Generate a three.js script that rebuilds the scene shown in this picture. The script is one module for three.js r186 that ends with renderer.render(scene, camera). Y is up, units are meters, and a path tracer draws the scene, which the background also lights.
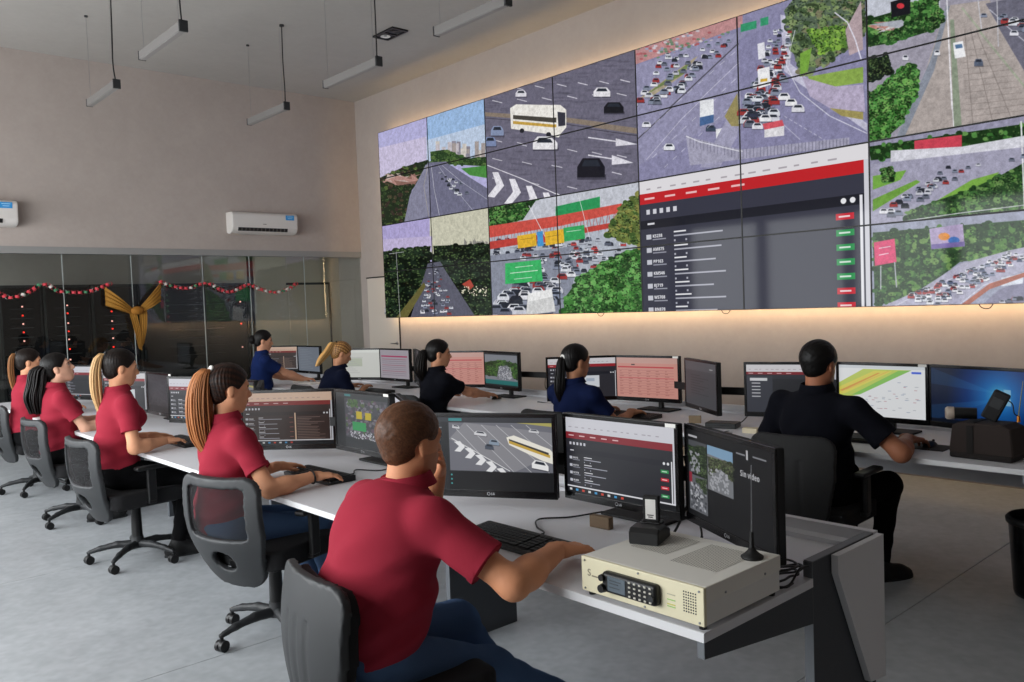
import * as THREE from 'three';
import { RoundedBoxGeometry } from 'three/addons/geometries/RoundedBoxGeometry.js';
import { mergeGeometries, toCreasedNormals } from 'three/addons/utils/BufferGeometryUtils.js';
import { RectAreaLightUniformsLib } from 'three/addons/lights/RectAreaLightUniformsLib.js';
import { FontLoader } from 'three/addons/loaders/FontLoader.js';
import { TextGeometry } from 'three/addons/geometries/TextGeometry.js';

// ---------------------------------------------------------------- camera, sky, large lights, exposure
const scene = new THREE.Scene();
const EYE = new THREE.Vector3(8.743, 1.55, 5.775), FOCAL = 825.5;
const camera = new THREE.PerspectiveCamera(2 * Math.atan(341 / FOCAL) * 180 / Math.PI, 1024 / 682, 0.05, 200);
camera.rotation.order = 'YXZ';
camera.position.copy(EYE);
camera.rotation.set(-0.0445, 0.8368, -0.0373);
camera.updateMatrixWorld(true);
const renderer = new THREE.WebGLRenderer({ antialias: true });
renderer.toneMapping = THREE.LinearToneMapping;
renderer.toneMappingExposure = 1.0;
renderer.shadowMap.enabled = true;
RectAreaLightUniformsLib.init();
scene.background = new THREE.Color(0.90, 0.95, 1.0);     // even overcast daylight beyond the windows
scene.backgroundIntensity = 2.6;
// daylight coming in through the row of windows in the back wall
const BACK_Z = 7.5, WINDOWS = [[-2.25, -0.55], [-0.4, 1.3], [1.45, 3.15], [3.3, 5.0], [5.15, 6.85]], WIN_Y0 = 0.85, WIN_Y1 = 3.1;  // last window is unseen, added to brighten the near person and radio
for (const [x0, x1] of WINDOWS) {
  const l = new THREE.RectAreaLight(new THREE.Color(0.96, 0.975, 1.0), 8, x1 - x0 - 0.1, WIN_Y1 - WIN_Y0 - 0.1);
  l.name = 'window_daylight';
  l.position.set((x0 + x1) / 2, (WIN_Y0 + WIN_Y1) / 2, BACK_Z - 0.03);
  l.lookAt((x0 + x1) / 2, (WIN_Y0 + WIN_Y1) / 2, 0);
  scene.add(l);
}

// ---------------------------------------------------------------- helpers
function rng(seed) { let a = seed >>> 0; return () => { a = (a + 0x6D2B79F5) >>> 0; let t = a; t = Math.imul(t ^ (t >>> 15), t | 1); t ^= t + Math.imul(t ^ (t >>> 7), t | 61); return ((t ^ (t >>> 14)) >>> 0) / 4294967296; }; }
const R = rng(7);
const V = (x, y, z) => new THREE.Vector3(x, y, z);
const DEG = Math.PI / 180;
const taken = {};
const numbered = (n) => { const k = taken[n] = (taken[n] ?? -1) + 1; return k ? n + '_' + String(k).padStart(3, '0') : n; };
function shade(o) { o.castShadow = o.receiveShadow = true; return o; }
function mesh(name, g, m, parent) {
  if (Array.isArray(g)) g = merge(g);
  const o = shade(new THREE.Mesh(g, m)); o.name = parent ? name : numbered(name); (parent ?? scene).add(o); return o;
}
function merge(list) {
  const strip = list.map((g) => { let h = g.index ? g.toNonIndexed() : g; for (const k of Object.keys(h.attributes)) if (!['position', 'normal', 'uv'].includes(k)) h.deleteAttribute(k); if (!h.attributes.uv) h.setAttribute('uv', new THREE.BufferAttribute(new Float32Array(h.attributes.position.count * 2), 2)); return h; });
  return mergeGeometries(strip);
}
function tag(o, label, category, group) { o.userData.label = label; o.userData.category = category; if (group) o.userData.group = group; return o; }
function thing(name, label, category, p = [0, 0, 0], turn = 0, group) {
  const o = new THREE.Group(); o.name = numbered(name); scene.add(o); o.position.set(...p); o.rotation.y = turn; return tag(o, label, category, group);
}
function struct(name, g, m, label) { const o = mesh(name, g, m); o.name = name; o.userData.kind = 'structure'; o.userData.label = label; o.userData.category = name.split('_')[0]; return o; }
// geometry makers: all return geometries placed in their parent's axes
const at = (g, x, y, z, rx = 0, ry = 0, rz = 0) => { if (rx || ry || rz) g.applyMatrix4(new THREE.Matrix4().makeRotationFromEuler(new THREE.Euler(rx, ry, rz))); return g.translate(x, y, z); };
const box = (w, h, d, x = 0, y = 0, z = 0) => new THREE.BoxGeometry(w, h, d).translate(x, y, z);
const rbox = (w, h, d, r, x = 0, y = 0, z = 0, s = 2) => new RoundedBoxGeometry(w, h, d, s, Math.min(r, w / 2.01, h / 2.01, d / 2.01)).translate(x, y, z);
const span = (x0, x1, y0, y1, z0, z1, r = 0) => r ? rbox(x1 - x0, y1 - y0, z1 - z0, r, (x0 + x1) / 2, (y0 + y1) / 2, (z0 + z1) / 2) : box(x1 - x0, y1 - y0, z1 - z0, (x0 + x1) / 2, (y0 + y1) / 2, (z0 + z1) / 2);
const cyl = (r0, r1, h, x = 0, y = 0, z = 0, n = 20) => new THREE.CylinderGeometry(r1, r0, h, n).translate(x, y + h / 2, z);
const lathe = (pts, n = 24) => new THREE.LatheGeometry(pts.map(([r, y]) => new THREE.Vector2(r, y)), n);
const tube = (pts, r, n = 24, k = 6) => new THREE.TubeGeometry(new THREE.CatmullRomCurve3(pts.map((p) => p.isVector3 ? p : V(...p))), n, r, k);
function bar(a, b, r0, r1 = r0, n = 10) {
  a = a.isVector3 ? a : V(...a); b = b.isVector3 ? b : V(...b);
  const d = b.clone().sub(a), g = new THREE.CylinderGeometry(r1, r0, d.length(), n);
  g.applyQuaternion(new THREE.Quaternion().setFromUnitVectors(V(0, 1, 0), d.normalize()));
  return g.translate((a.x + b.x) / 2, (a.y + b.y) / 2, (a.z + b.z) / 2);
}
function prism(pts, depth, bevel = 0) {   // outline in x, y; thickness along z
  const s = new THREE.Shape(pts.map(([x, y]) => new THREE.Vector2(x, y)));
  return new THREE.ExtrudeGeometry(s, { depth, bevelEnabled: bevel > 0, bevelSize: bevel, bevelThickness: bevel, bevelSegments: 1 });
}
// a photograph pixel gives a direction; the surface it lies on gives the distance
const RAY = (px, py) => V((px - 512) / FOCAL, -(py - 341) / FOCAL, -1).applyMatrix3(new THREE.Matrix3().setFromMatrix4(camera.matrixWorld));
const onX = (px, py, x) => { const d = RAY(px, py); return EYE.clone().addScaledVector(d, (x - EYE.x) / d.x); };
const onY = (px, py, y) => { const d = RAY(px, py); return EYE.clone().addScaledVector(d, (y - EYE.y) / d.y); };
const onZ = (px, py, z) => { const d = RAY(px, py); return EYE.clone().addScaledVector(d, (z - EYE.z) / d.z); };

// ---------------------------------------------------------------- materials
function M(color, roughness = 0.7, more = {}) { const { metalness = 0, ...o } = more; return new THREE.MeshPhysicalMaterial({ color: new THREE.Color(color), roughness, metalness, ...o }); }
function noiseTex(size, fn, srgb = true, repeat = 1) {
  const d = new Uint8Array(size * size * 4);
  for (let y = 0; y < size; y++) for (let x = 0; x < size; x++) { const c = fn(x / size, y / size, x, y); for (let k = 0; k < 3; k++) d[(y * size + x) * 4 + k] = Math.max(0, Math.min(255, c[k])); d[(y * size + x) * 4 + 3] = 255; }
  const t = new THREE.DataTexture(d, size, size); t.wrapS = t.wrapT = THREE.RepeatWrapping; t.magFilter = THREE.LinearFilter; t.minFilter = THREE.LinearMipmapLinearFilter; if (srgb) t.colorSpace = THREE.SRGBColorSpace; t.repeat.set(repeat, repeat); t.needsUpdate = true; return t;
}
// tiling value noise
function tiler(seed, n) {
  const r = rng(seed), g = Array.from({ length: n * n }, () => r());
  return (u, v) => { const x = u * n, y = v * n, i = Math.floor(x), j = Math.floor(y), fx = x - i, fy = y - j, sx = fx * fx * (3 - 2 * fx), sy = fy * fy * (3 - 2 * fy), a = (p, q) => g[((q % n + n) % n) * n + ((p % n + n) % n)];
    return (a(i, j) * (1 - sx) + a(i + 1, j) * sx) * (1 - sy) + (a(i, j + 1) * (1 - sx) + a(i + 1, j + 1) * sx) * sy; };
}
const n8 = tiler(1, 8), n24 = tiler(2, 24), n64 = tiler(3, 64), n128 = tiler(4, 128);
const mottle = (base, amp, grain) => noiseTex(512, (u, v) => { const k = (n8(u, v) - 0.5) * amp + (n24(u, v) - 0.5) * amp * 0.6 + (n64(u, v) - 0.5) * grain + (n128(u, v) - 0.5) * grain; return base.map((c) => c + k); });
function worldUV(g, axes, s) { const p = g.attributes.position, uv = new Float32Array(p.count * 2); const get = { x: (i) => p.getX(i), y: (i) => p.getY(i), z: (i) => p.getZ(i) }; for (let i = 0; i < p.count; i++) { uv[i * 2] = get[axes[0]](i) * s; uv[i * 2 + 1] = get[axes[1]](i) * s; } g.setAttribute('uv', new THREE.BufferAttribute(uv, 2)); return g; }
const floorTex = mottle([167, 171, 174], 12, 10), wallTex = mottle([172, 161, 154], 5, 2.5), ceilTex = mottle([168, 164, 159], 4, 2);
const mats = {
  floor: new THREE.MeshPhysicalMaterial({ map: floorTex, roughness: 0.42, specularIntensity: 0.6 }),
  wall: new THREE.MeshPhysicalMaterial({ map: wallTex, roughness: 0.9 }),
  ceiling: new THREE.MeshPhysicalMaterial({ map: ceilTex, roughness: 0.95 }),
  seam: M('#6d7478', 0.7),
  deskTop: M('#dadade', 0.45), deskEdge: M('#dededf', 0.45), deskDark: M('#3b3f44', 0.55), deskBand: M('#6a6e73', 0.5), deskCover: M('#dcdcde', 0.5),
  black: M('#0b0b0c', 0.45), blackMatte: M('#0d0d0e', 0.75), blackGloss: M('#08080a', 0.22), greyPlastic: M('#242628', 0.55), chairFrame: M('#2c2e30', 0.55), chairFabric: M('#0d0d10', 0.9),
  steel: M('#9a9c9e', 0.3, { metalness: 0.9 }), chrome: M('#c8c8c8', 0.18, { metalness: 1 }),
  white: M('#e2e0da', 0.55), cream: M('#ded6b6', 0.5), radioTop: M('#e6e3da', 0.55), offWhite: M('#cfcac4', 0.6),
  glass: new THREE.MeshPhysicalMaterial({ color: new THREE.Color(0.93, 0.96, 0.95), roughness: 0.02, transmission: 1, thickness: 0, ior: 1.5 }),
  doorPaint: M('#c9bfb4', 0.7), darkLine: M('#1c1a19', 0.8),
};
// ---------------------------------------------------------------- distance fields meshed with surface nets
function nets(sdf, lo, hi, cell, color) {
  const nx = Math.ceil((hi[0] - lo[0]) / cell) + 1, ny = Math.ceil((hi[1] - lo[1]) / cell) + 1, nz = Math.ceil((hi[2] - lo[2]) / cell) + 1, sy = nx, sz = nx * ny;
  const f = new Float32Array(nx * ny * nz), B = 6, half = B * cell * 0.5 * 1.7321 + cell * 1.5;
  for (let k = 0; k < nz; k += B) for (let j = 0; j < ny; j += B) for (let i = 0; i < nx; i += B) {
    const c = sdf(lo[0] + (i + B / 2) * cell, lo[1] + (j + B / 2) * cell, lo[2] + (k + B / 2) * cell), skip = Math.abs(c) > half * 1.25;
    for (let z = k; z < Math.min(k + B, nz); z++) for (let y = j; y < Math.min(j + B, ny); y++) for (let x = i; x < Math.min(i + B, nx); x++)
      f[x + y * sy + z * sz] = skip ? (c > 0 ? 1 : -1) : sdf(lo[0] + x * cell, lo[1] + y * cell, lo[2] + z * cell);
  }
  const id = new Int32Array(nx * ny * nz).fill(-1), pos = [], idx = [], off = [0, 1, sy, sy + 1, sz, sz + 1, sz + sy, sz + sy + 1];
  const EDGE = [[0, 1], [2, 3], [4, 5], [6, 7], [0, 2], [1, 3], [4, 6], [5, 7], [0, 4], [1, 5], [2, 6], [3, 7]];
  for (let z = 0; z < nz - 1; z++) for (let y = 0; y < ny - 1; y++) for (let x = 0; x < nx - 1; x++) {
    const o = x + y * sy + z * sz; let m = 0;
    for (let c = 0; c < 8; c++) if (f[o + off[c]] < 0) m |= 1 << c;
    if (m === 0 || m === 255) continue;
    let px = 0, py = 0, pz = 0, n = 0;
    for (const [a, b] of EDGE) if ((m >> a & 1) !== (m >> b & 1)) {
      const fa = f[o + off[a]], fb = f[o + off[b]], t = fa / (fa - fb), L = (q, s) => (q >> s) & 1;
      px += L(a, 0) + (L(b, 0) - L(a, 0)) * t; py += L(a, 1) + (L(b, 1) - L(a, 1)) * t; pz += L(a, 2) + (L(b, 2) - L(a, 2)) * t; n++;
    }
    id[o] = pos.length / 3; pos.push(lo[0] + (x + px / n) * cell, lo[1] + (y + py / n) * cell, lo[2] + (z + pz / n) * cell);
  }
  const quad = (a, b, c, d, flip) => { if (a < 0 || b < 0 || c < 0 || d < 0) return; if (flip) idx.push(a, c, b, a, d, c); else idx.push(a, b, c, a, c, d); };
  for (let z = 1; z < nz - 1; z++) for (let y = 1; y < ny - 1; y++) for (let x = 1; x < nx - 1; x++) {
    const o = x + y * sy + z * sz, s = f[o] < 0;
    if (s !== f[o + 1] < 0) quad(id[o - sy - sz], id[o - sz], id[o], id[o - sy], !s);
    if (s !== f[o + sy] < 0) quad(id[o - 1 - sz], id[o - 1], id[o], id[o - sz], !s);
    if (s !== f[o + sz] < 0) quad(id[o - 1 - sy], id[o - sy], id[o], id[o - 1], !s);
  }
  const g = new THREE.BufferGeometry();
  g.setAttribute('position', new THREE.BufferAttribute(new Float32Array(pos), 3)); g.setIndex(idx);
  if (color) { const c = new Float32Array(pos.length); for (let i = 0; i < pos.length; i += 3) { const q = color(pos[i], pos[i + 1], pos[i + 2]); c[i] = q[0]; c[i + 1] = q[1]; c[i + 2] = q[2]; } g.setAttribute('color', new THREE.BufferAttribute(c, 3)); }
  g.computeVertexNormals(); return g;
}
const lin = (hex) => { const c = new THREE.Color(hex); return [c.r, c.g, c.b]; };
const smin = (a, b, k) => { const h = k - Math.abs(a - b); return h > 0 ? Math.min(a, b) - h * h / (4 * k) : Math.min(a, b); };
const smax = (a, b, k) => -smin(-a, -b, k);
function cap(a, b, ra, rb = ra, flat = 0) {   // tapered limb; flat: cut square at b
  const dx = b.x - a.x, dy = b.y - a.y, dz = b.z - a.z, l2 = dx * dx + dy * dy + dz * dz || 1e-9, L = Math.sqrt(l2);
  const f = (x, y, z) => { const px = x - a.x, py = y - a.y, pz = z - a.z; const t0 = (px * dx + py * dy + pz * dz) / l2, t = t0 < 0 ? 0 : flat ? t0 : t0 > 1 ? 1 : t0, r = ra + (rb - ra) * Math.min(1, t); const e = Math.hypot(px - dx * t, py - dy * t, pz - dz * t) - r; return flat && t0 > 0.5 ? Math.max(e, (t0 - 1) * L) : e; };
  return { f, c: [(a.x + b.x) / 2, (a.y + b.y) / 2, (a.z + b.z) / 2], r: L / 2 + Math.max(ra, rb) };
}
function ell(c, rx, ry, rz, tilt = 0) {   // ellipsoid, tilted forward about x
  const cs = Math.cos(tilt), sn = Math.sin(tilt);
  const f = (x, y, z) => { const px = x - c.x, qy = y - c.y, qz = z - c.z, py = qy * cs - qz * sn, pz = qy * sn + qz * cs; const k0 = Math.hypot(px / rx, py / ry, pz / rz), k1 = Math.hypot(px / (rx * rx), py / (ry * ry), pz / (rz * rz)); return k1 < 1e-6 ? -Math.min(rx, ry, rz) : k0 * (k0 - 1) / k1; };
  return { f, c: [c.x, c.y, c.z], r: Math.max(rx, ry, rz) };
}
function field(prims, k) {
  return (x, y, z) => { let d = 1e3; for (const p of prims) { if (Math.hypot(x - p.c[0], y - p.c[1], z - p.c[2]) - p.r > d + (p.k ?? k)) continue; d = d > 500 ? p.f(x, y, z) : smin(d, p.f(x, y, z), p.k ?? k); } return d; };
}
function bounds(prims, pad) { const lo = [9, 9, 9], hi = [-9, -9, -9]; for (const p of prims) for (let i = 0; i < 3; i++) { lo[i] = Math.min(lo[i], p.c[i] - p.r - pad); hi[i] = Math.max(hi[i], p.c[i] + p.r + pad); } return [lo, hi]; }
const rough = (x, y, z) => Math.sin(x * 31 + 1.3 * Math.sin(y * 23) + z * 17) * 0.5 + Math.sin(y * 41 + 2 * Math.sin(x * 19 + z * 13)) * 0.5;

// ---------------------------------------------------------------- people
const skinMat = new THREE.MeshPhysicalMaterial({ vertexColors: true, roughness: 0.55, specularIntensity: 0.4 });
const hairMat = new THREE.MeshPhysicalMaterial({ vertexColors: true, roughness: 0.5, specularIntensity: 0.5 });
const clothMats = {};
const cloth = (c) => clothMats[c] ??= new THREE.MeshPhysicalMaterial({ color: new THREE.Color(c), roughness: 0.92, sheen: 0.3, sheenRoughness: 0.6, sheenColor: new THREE.Color(c), specularIntensity: 0.25 });
function ik(a, target, l1, l2, pole) {
  const d = target.clone().sub(a); let L = d.length(); const reach = (l1 + l2) * 0.995; if (L > reach) { d.multiplyScalar(reach / L); L = reach; }
  const end = a.clone().add(d), u = d.clone().normalize(), x = (l1 * l1 - l2 * l2 + L * L) / (2 * L), h = Math.sqrt(Math.max(0, l1 * l1 - x * x));
  const w = pole.clone().addScaledVector(u, -pole.dot(u)).normalize();
  return { mid: a.clone().addScaledVector(u, x).addScaledVector(w, h), end };
}
function handPrims(W, f, n, side, curl, size = 1, spread = 1) {   // side +1 right, -1 left
  f = f.clone().normalize(); n = n.clone().addScaledVector(f, -n.dot(f)).normalize();
  const s = V().crossVectors(n, f).multiplyScalar(side), P = (x, y, z) => W.clone().addScaledVector(s, x * size).addScaledVector(n, y * size).addScaledVector(f, z * size), out = [];
  const kx = [0.029, 0.010, -0.010, -0.028], kz = [0.088, 0.092, 0.086, 0.077], len = [0.070, 0.078, 0.072, 0.056], rad = [0.0088, 0.009, 0.0086, 0.0078];
  out.push(cap(P(0, 0, -0.02), P(0, 0, 0.02), 0.027 * size, 0.025 * size));
  for (let i = 0; i < 4; i++) out.push(cap(P(kx[i] * 0.55, 0, 0.015), P(kx[i], 0.002, kz[i]), 0.0155 * size, 0.0115 * size));
  for (let i = 0; i < 4; i++) {
    let p = P(kx[i], 0.002, kz[i]), a = curl * 0.45; const fan = (kx[i] / 0.03) * 0.13 * spread;
    for (let j = 0; j < 3; j++) {
      const d = f.clone().multiplyScalar(Math.cos(a)).addScaledVector(n, -Math.sin(a)).addScaledVector(s, fan).normalize(), q = p.clone().addScaledVector(d, len[i] * [0.46, 0.3, 0.24][j] * size);
      const c = cap(p, q, rad[i] * (1 - j * 0.1) * size, rad[i] * (0.9 - j * 0.1) * size); c.k = 0.004; out.push(c); p = q; a += curl * 0.85;
    }
  }
  const t0 = P(0.018, -0.006, 0.018), t1 = P(0.044, -0.014, 0.048), t2 = P(0.050, -0.018 - 0.01 * curl, 0.076), t3 = P(0.046, -0.022 - 0.014 * curl, 0.096);
  out.push(cap(t0, t1, 0.0145 * size, 0.0115 * size)); for (const [a, b, r, q] of [[t1, t2, 0.0108, 0.0096], [t2, t3, 0.0096, 0.008]]) { const c = cap(a, b, r * size, q * size); c.k = 0.005; out.push(c); }
  return out;
}
function person(o) {
  const { p, yaw = 0, seat = 0.46, lean = 0.1, hunch = 0, male = false, bulk = 1, fine = 1, hd = {}, tl = male ? 0.53 : 0.49, sw = male ? 0.2 : 0.168 } = o;
  const root = thing('person', o.label, 'person', [p[0], 0, p[1]], yaw, o.group), inv = new THREE.Matrix4().makeRotationY(-yaw);
  const local = (w) => V(w[0] - p[0], w[1], w[2] - p[1]).applyMatrix4(inv), ldir = (w) => V(...w).applyMatrix4(inv).normalize();
  const u = V(0, Math.cos(lean), -Math.sin(lean)), u2 = V(0, Math.cos(lean + hunch), -Math.sin(lean + hunch)), fw = V(0, -Math.sin(lean), -Math.cos(lean));
  const P = V(o.shift ?? 0, seat + 0.1, 0.1), mid = P.clone().addScaledVector(u, tl * 0.5), neck = mid.clone().addScaledVector(u2, tl * 0.5), chest = mid.clone().addScaledVector(u2, tl * 0.2);
  const Sh = (s) => mid.clone().addScaledVector(u2, tl * 0.5 - 0.075).add(V(s * sw, 0, 0));
  // head
  const hs = (male ? 1.04 : 0.96), Hq = new THREE.Matrix4().makeRotationFromEuler(new THREE.Euler(hd.pitch ?? 0, hd.yaw ?? 0, hd.roll ?? 0, 'YXZ'));
  const Hc = neck.clone().add(V(0, (male ? 0.140 : 0.156) * hs, -0.025)).add(V(...(hd.shift ?? [0, 0, 0]))), HI = Hq.clone().transpose().elements;
  const hl = (x, y, z) => { x = (x - Hc.x) / hs; y = (y - Hc.y) / hs; z = (z - Hc.z) / hs; return [HI[0] * x + HI[4] * y + HI[8] * z, HI[1] * x + HI[5] * y + HI[9] * z, HI[2] * x + HI[6] * y + HI[10] * z]; };
  const hw = (x, y, z) => V(x * hs, y * hs, z * hs).applyMatrix4(Hq).add(Hc);
  const face = [ell(V(0, 0.036, 0.012), 0.075, 0.084, 0.094), ell(V(0, -0.03, -0.022), 0.060, 0.078, 0.068), ell(V(0, -0.088, -0.052), 0.031, 0.026, 0.03), cap(V(-0.046, -0.05, 0.0), V(0, -0.088, -0.045), 0.022, 0.02), cap(V(0.046, -0.05, 0.0), V(0, -0.088, -0.045), 0.022, 0.02),
    cap(V(-0.036, 0.024, -0.07), V(0.036, 0.024, -0.07), 0.015)];
  const feat = [cap(V(0, 0.01, -0.084), V(0, -0.026, -0.103), 0.009, 0.0135), ell(V(0.011, -0.031, -0.094), 0.01, 0.009, 0.011), ell(V(-0.011, -0.031, -0.094), 0.01, 0.009, 0.011), ell(V(0, -0.053, -0.087), 0.024, 0.008, 0.012), ell(V(0, -0.064, -0.085), 0.020, 0.008, 0.011)];
  const ears = [ell(V(0.076, -0.004, 0.012), 0.009, 0.032, 0.019), ell(V(-0.076, -0.004, 0.012), 0.009, 0.032, 0.019)];
  const faceF = field(face, 0.03), featF = field(feat, 0.008), earF = field(ears, 0.01), neckPrim = cap(neck.clone().addScaledVector(u2, -0.04), hw(0, -0.055, 0.022), male ? 0.062 : 0.049, male ? 0.058 : 0.047);
  const headSDF = (x, y, z) => { const [a, b, c] = hl(x, y, z); let d = faceF(a, b, c); for (const e of [-1, 1]) d = smax(d, 0.015 - Math.hypot(a - e * 0.032, b - 0.004, c + 0.094), 0.012); d = smin(d, featF(a, b, c), 0.012); for (const e of [-1, 1]) d = smin(d, Math.hypot(a - e * 0.031, b - 0.004, c + 0.0755) - 0.0125, 0.003); d = smin(d, earF(a, b, c), 0.008); return smin(d * hs, neckPrim.f(x, y, z), 0.03); };
  const sk = lin(o.skin ?? '#c08a6c'), lip = lin(o.lips ?? '#a85a52'), hairC = lin(o.hair?.color ?? '#17100c'), brow = hairC.map((v) => v * 0.8 + 0.004);
  const skinCol = (x, y, z) => { const k = 1 + 0.06 * rough(x * 1.5, y * 1.5, z * 1.5); return sk.map((v) => v * k); };
  const headCol = (x, y, z) => { const [a, b, c] = hl(x, y, z); if (c < -0.06) { for (const e of [-1, 1]) { const r = Math.hypot(a - e * 0.031, b - 0.004); if (r < 0.0042) return [0.02, 0.012, 0.008]; if (Math.abs(b - 0.004) < 0.0045 && Math.abs(a - e * 0.031) < 0.012) return [0.5, 0.47, 0.45]; if (Math.abs(b - 0.0095) < 0.0022 && Math.abs(a - e * 0.031) < 0.015) return brow; if (Math.abs(b - 0.024 + Math.abs(a - e * 0.03) * 0.2) < 0.0045 && Math.abs(a - e * 0.034) < 0.02) return brow; } if (Math.abs(b + 0.058) < 0.012 && Math.abs(a) < 0.024 - Math.abs(b + 0.058) * 0.6 && c < -0.08) return lip; } if (o.stubble && b < -0.03 && c < 0.01) return sk.map((v, i) => v * [0.74, 0.74, 0.76][i]); return skinCol(x, y, z); };
  const hLo = hw(0, 0, 0).sub(V(0.15, 0.2, 0.16)), hHi = hw(0, 0, 0).add(V(0.15, 0.17, 0.16));
  const pieces = [nets(headSDF, [hLo.x, hLo.y, hLo.z], [hHi.x, hHi.y, hHi.z], 0.0045 * fine, headCol)];
  // arms
  const l1 = male ? 0.30 : 0.272, l2 = male ? 0.265 : 0.24, arms = {}, skinPrims = [], hands = [];
  for (const [k, s] of [['R', 1], ['L', -1]]) {
    const h = o.hands[k], S = Sh(s), T = local(h.at), a = ik(S, T, l1, l2, V(s * (h.out ?? 0.5), -1, h.back ?? 0.35)); arms[k] = { S, E: a.mid, W: a.end };
    const fdir = h.dir ? ldir(h.dir) : a.end.clone().sub(a.mid).setY((a.end.y - a.mid.y) * 0.3).normalize(), nd = h.up ? ldir(h.up) : V(0, 1, 0);
    hands.push(handPrims(a.end, fdir, nd, s, h.curl ?? 0.5, male ? 1.06 : 0.93, h.spread ?? 1));
    const m = male ? 1.2 : 1;
    skinPrims.push(cap(S, a.mid, 0.042 * m, 0.036 * m), cap(a.mid, a.mid.clone().lerp(a.end, 0.35), 0.037 * m, 0.038 * m), cap(a.mid.clone().lerp(a.end, 0.3), a.end, 0.039 * m, 0.0255 * m));
  }
  for (const hp of hands) { const [lo, hi] = bounds(hp, 0.006); pieces.push(nets(field(hp, 0.014), lo, hi, 0.0034 * fine, skinCol)); }
  // legs
  const legs = {}, t1 = male ? 0.44 : 0.41, t2 = male ? 0.43 : 0.4;
  for (const [k, s] of [['R', 1], ['L', -1]]) { const H = P.clone().add(V(s * 0.09, -0.02, -0.02)), F = V(...(o.feet?.[k] ?? [s * 0.12, 0.085, -0.42])), a = ik(H, F, t1, t2, V(s * (o.knees ?? 0.15), 0.9, -0.8)); legs[k] = { H, K: a.mid, A: a.end }; }
  const b = bulk, torso = (g) => [ell(P.clone().addScaledVector(u, 0.03), 0.165 * b + g, 0.12 + g, 0.128 * b + g, lean), ell(P.clone().addScaledVector(u, tl * 0.36).addScaledVector(fw, male ? 0.03 * b : 0), (male ? 0.165 : 0.135) * b + g, 0.17 + g, (male ? 0.135 : 0.11) * b + g, lean), ell(chest, (male ? 0.178 : 0.15) * b + g, 0.17 + g, (male ? 0.125 : 0.108) * b + g, lean + hunch), ell(P.clone().addScaledVector(u, tl * 0.2), (male ? 0.17 : 0.142) * b + g, 0.15 + g, (male ? 0.13 : 0.115) * b + g, lean),
    cap(Sh(1), Sh(-1), 0.052 + g), cap(Sh(1).lerp(Sh(-1), 0.22), neck.clone().addScaledVector(u2, -0.025), 0.042 + g, 0.046 + g), cap(Sh(-1).lerp(Sh(1), 0.22), neck.clone().addScaledVector(u2, -0.025), 0.042 + g, 0.046 + g),
    ...(male ? [] : [ell(chest.clone().add(V(0.068, -0.02, -0.085)), 0.066 + g, 0.066 + g, 0.06 + g), ell(chest.clone().add(V(-0.068, -0.02, -0.085)), 0.066 + g, 0.066 + g, 0.06 + g)])];
  const legPrims = (g) => ['R', 'L'].flatMap((k) => [cap(legs[k].H, legs[k].K, (male ? 0.086 : 0.08) + g, 0.056 + g), cap(legs[k].K, legs[k].A, 0.054 + g, 0.036 + g * 0.7, g ? 1 : 0)]);
  const all = [...torso(-0.012), ...skinPrims, ...legPrims(-0.004), neckPrim], [bl, bh] = bounds(all, 0.02);
  pieces.push(nets(field(all, 0.03), bl, bh, 0.0105 * fine, skinCol));
  const body = mergeGeometries(pieces); mesh('body', body, skinMat, root);
  // shirt, sleeves cut square
  const sl = male ? 0.68 : 0.62, sr = male ? 0.068 : 0.056, shirtP = [...torso(0.008), ...['R', 'L'].map((k) => cap(arms[k].S, arms[k].S.clone().lerp(arms[k].E, sl), sr, sr * 1.06, 1))], SF = field(shirtP, 0.045), hem = P.clone().addScaledVector(u, -0.065);
  const [sLo, sHi] = bounds(shirtP, 0.03);
  const shirtSDF = (x, y, z) => { const d = SF(x, y, z); if (d > 0.08) return d; const low = Math.max(0, 1 - (y - P.y) / 0.36), f = 0.006 * low * Math.sin((y - P.y) * 70 + 2.2 * Math.sin(x * 15) + z * 20) + 0.0038 * rough(x * 1.2 + 3, y * 1.1, z * 1.4); return Math.max(d + f, -((x - hem.x) * u.x + (y - hem.y) * u.y + (z - hem.z) * u.z)); };
  mesh('shirt', nets(shirtSDF, sLo, sHi, 0.009 * fine), cloth(o.shirt), root);
  // collar of the polo shirt
  const cr = male ? 0.07 : 0.058, col = new THREE.LatheGeometry([[cr, 0.002], [cr + 0.004, 0.028], [cr + 0.010, 0.03], [cr + 0.026, -0.012], [cr + 0.018, -0.012], [cr + 0.006, 0.02], [cr, 0.002]].map(([r, y]) => new THREE.Vector2(r, y)), 28, Math.PI + 0.18, Math.PI * 2 - 0.36);
  col.applyQuaternion(new THREE.Quaternion().setFromUnitVectors(V(0, 1, 0), hw(0, -0.055, 0.03).sub(neck).normalize())); col.translate(neck.x, neck.y + (male ? 0.022 : 0.014), neck.z + 0.004);
  mesh('collar', toCreasedNormals(col, 0.6), cloth(o.shirt), root);
  for (const k of ['R', 'L']) { const a = arms[k].S.clone().lerp(arms[k].E, sl), d = arms[k].E.clone().sub(arms[k].S).normalize(), c = new THREE.CylinderGeometry(sr * 1.075, sr * 1.06, 0.02, 24, 1, true); c.applyQuaternion(new THREE.Quaternion().setFromUnitVectors(V(0, 1, 0), d)); c.translate(a.x - d.x * 0.011, a.y - d.y * 0.011, a.z - d.z * 0.011); mesh('cuff', c, cloth(o.shirt), root); }
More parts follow.
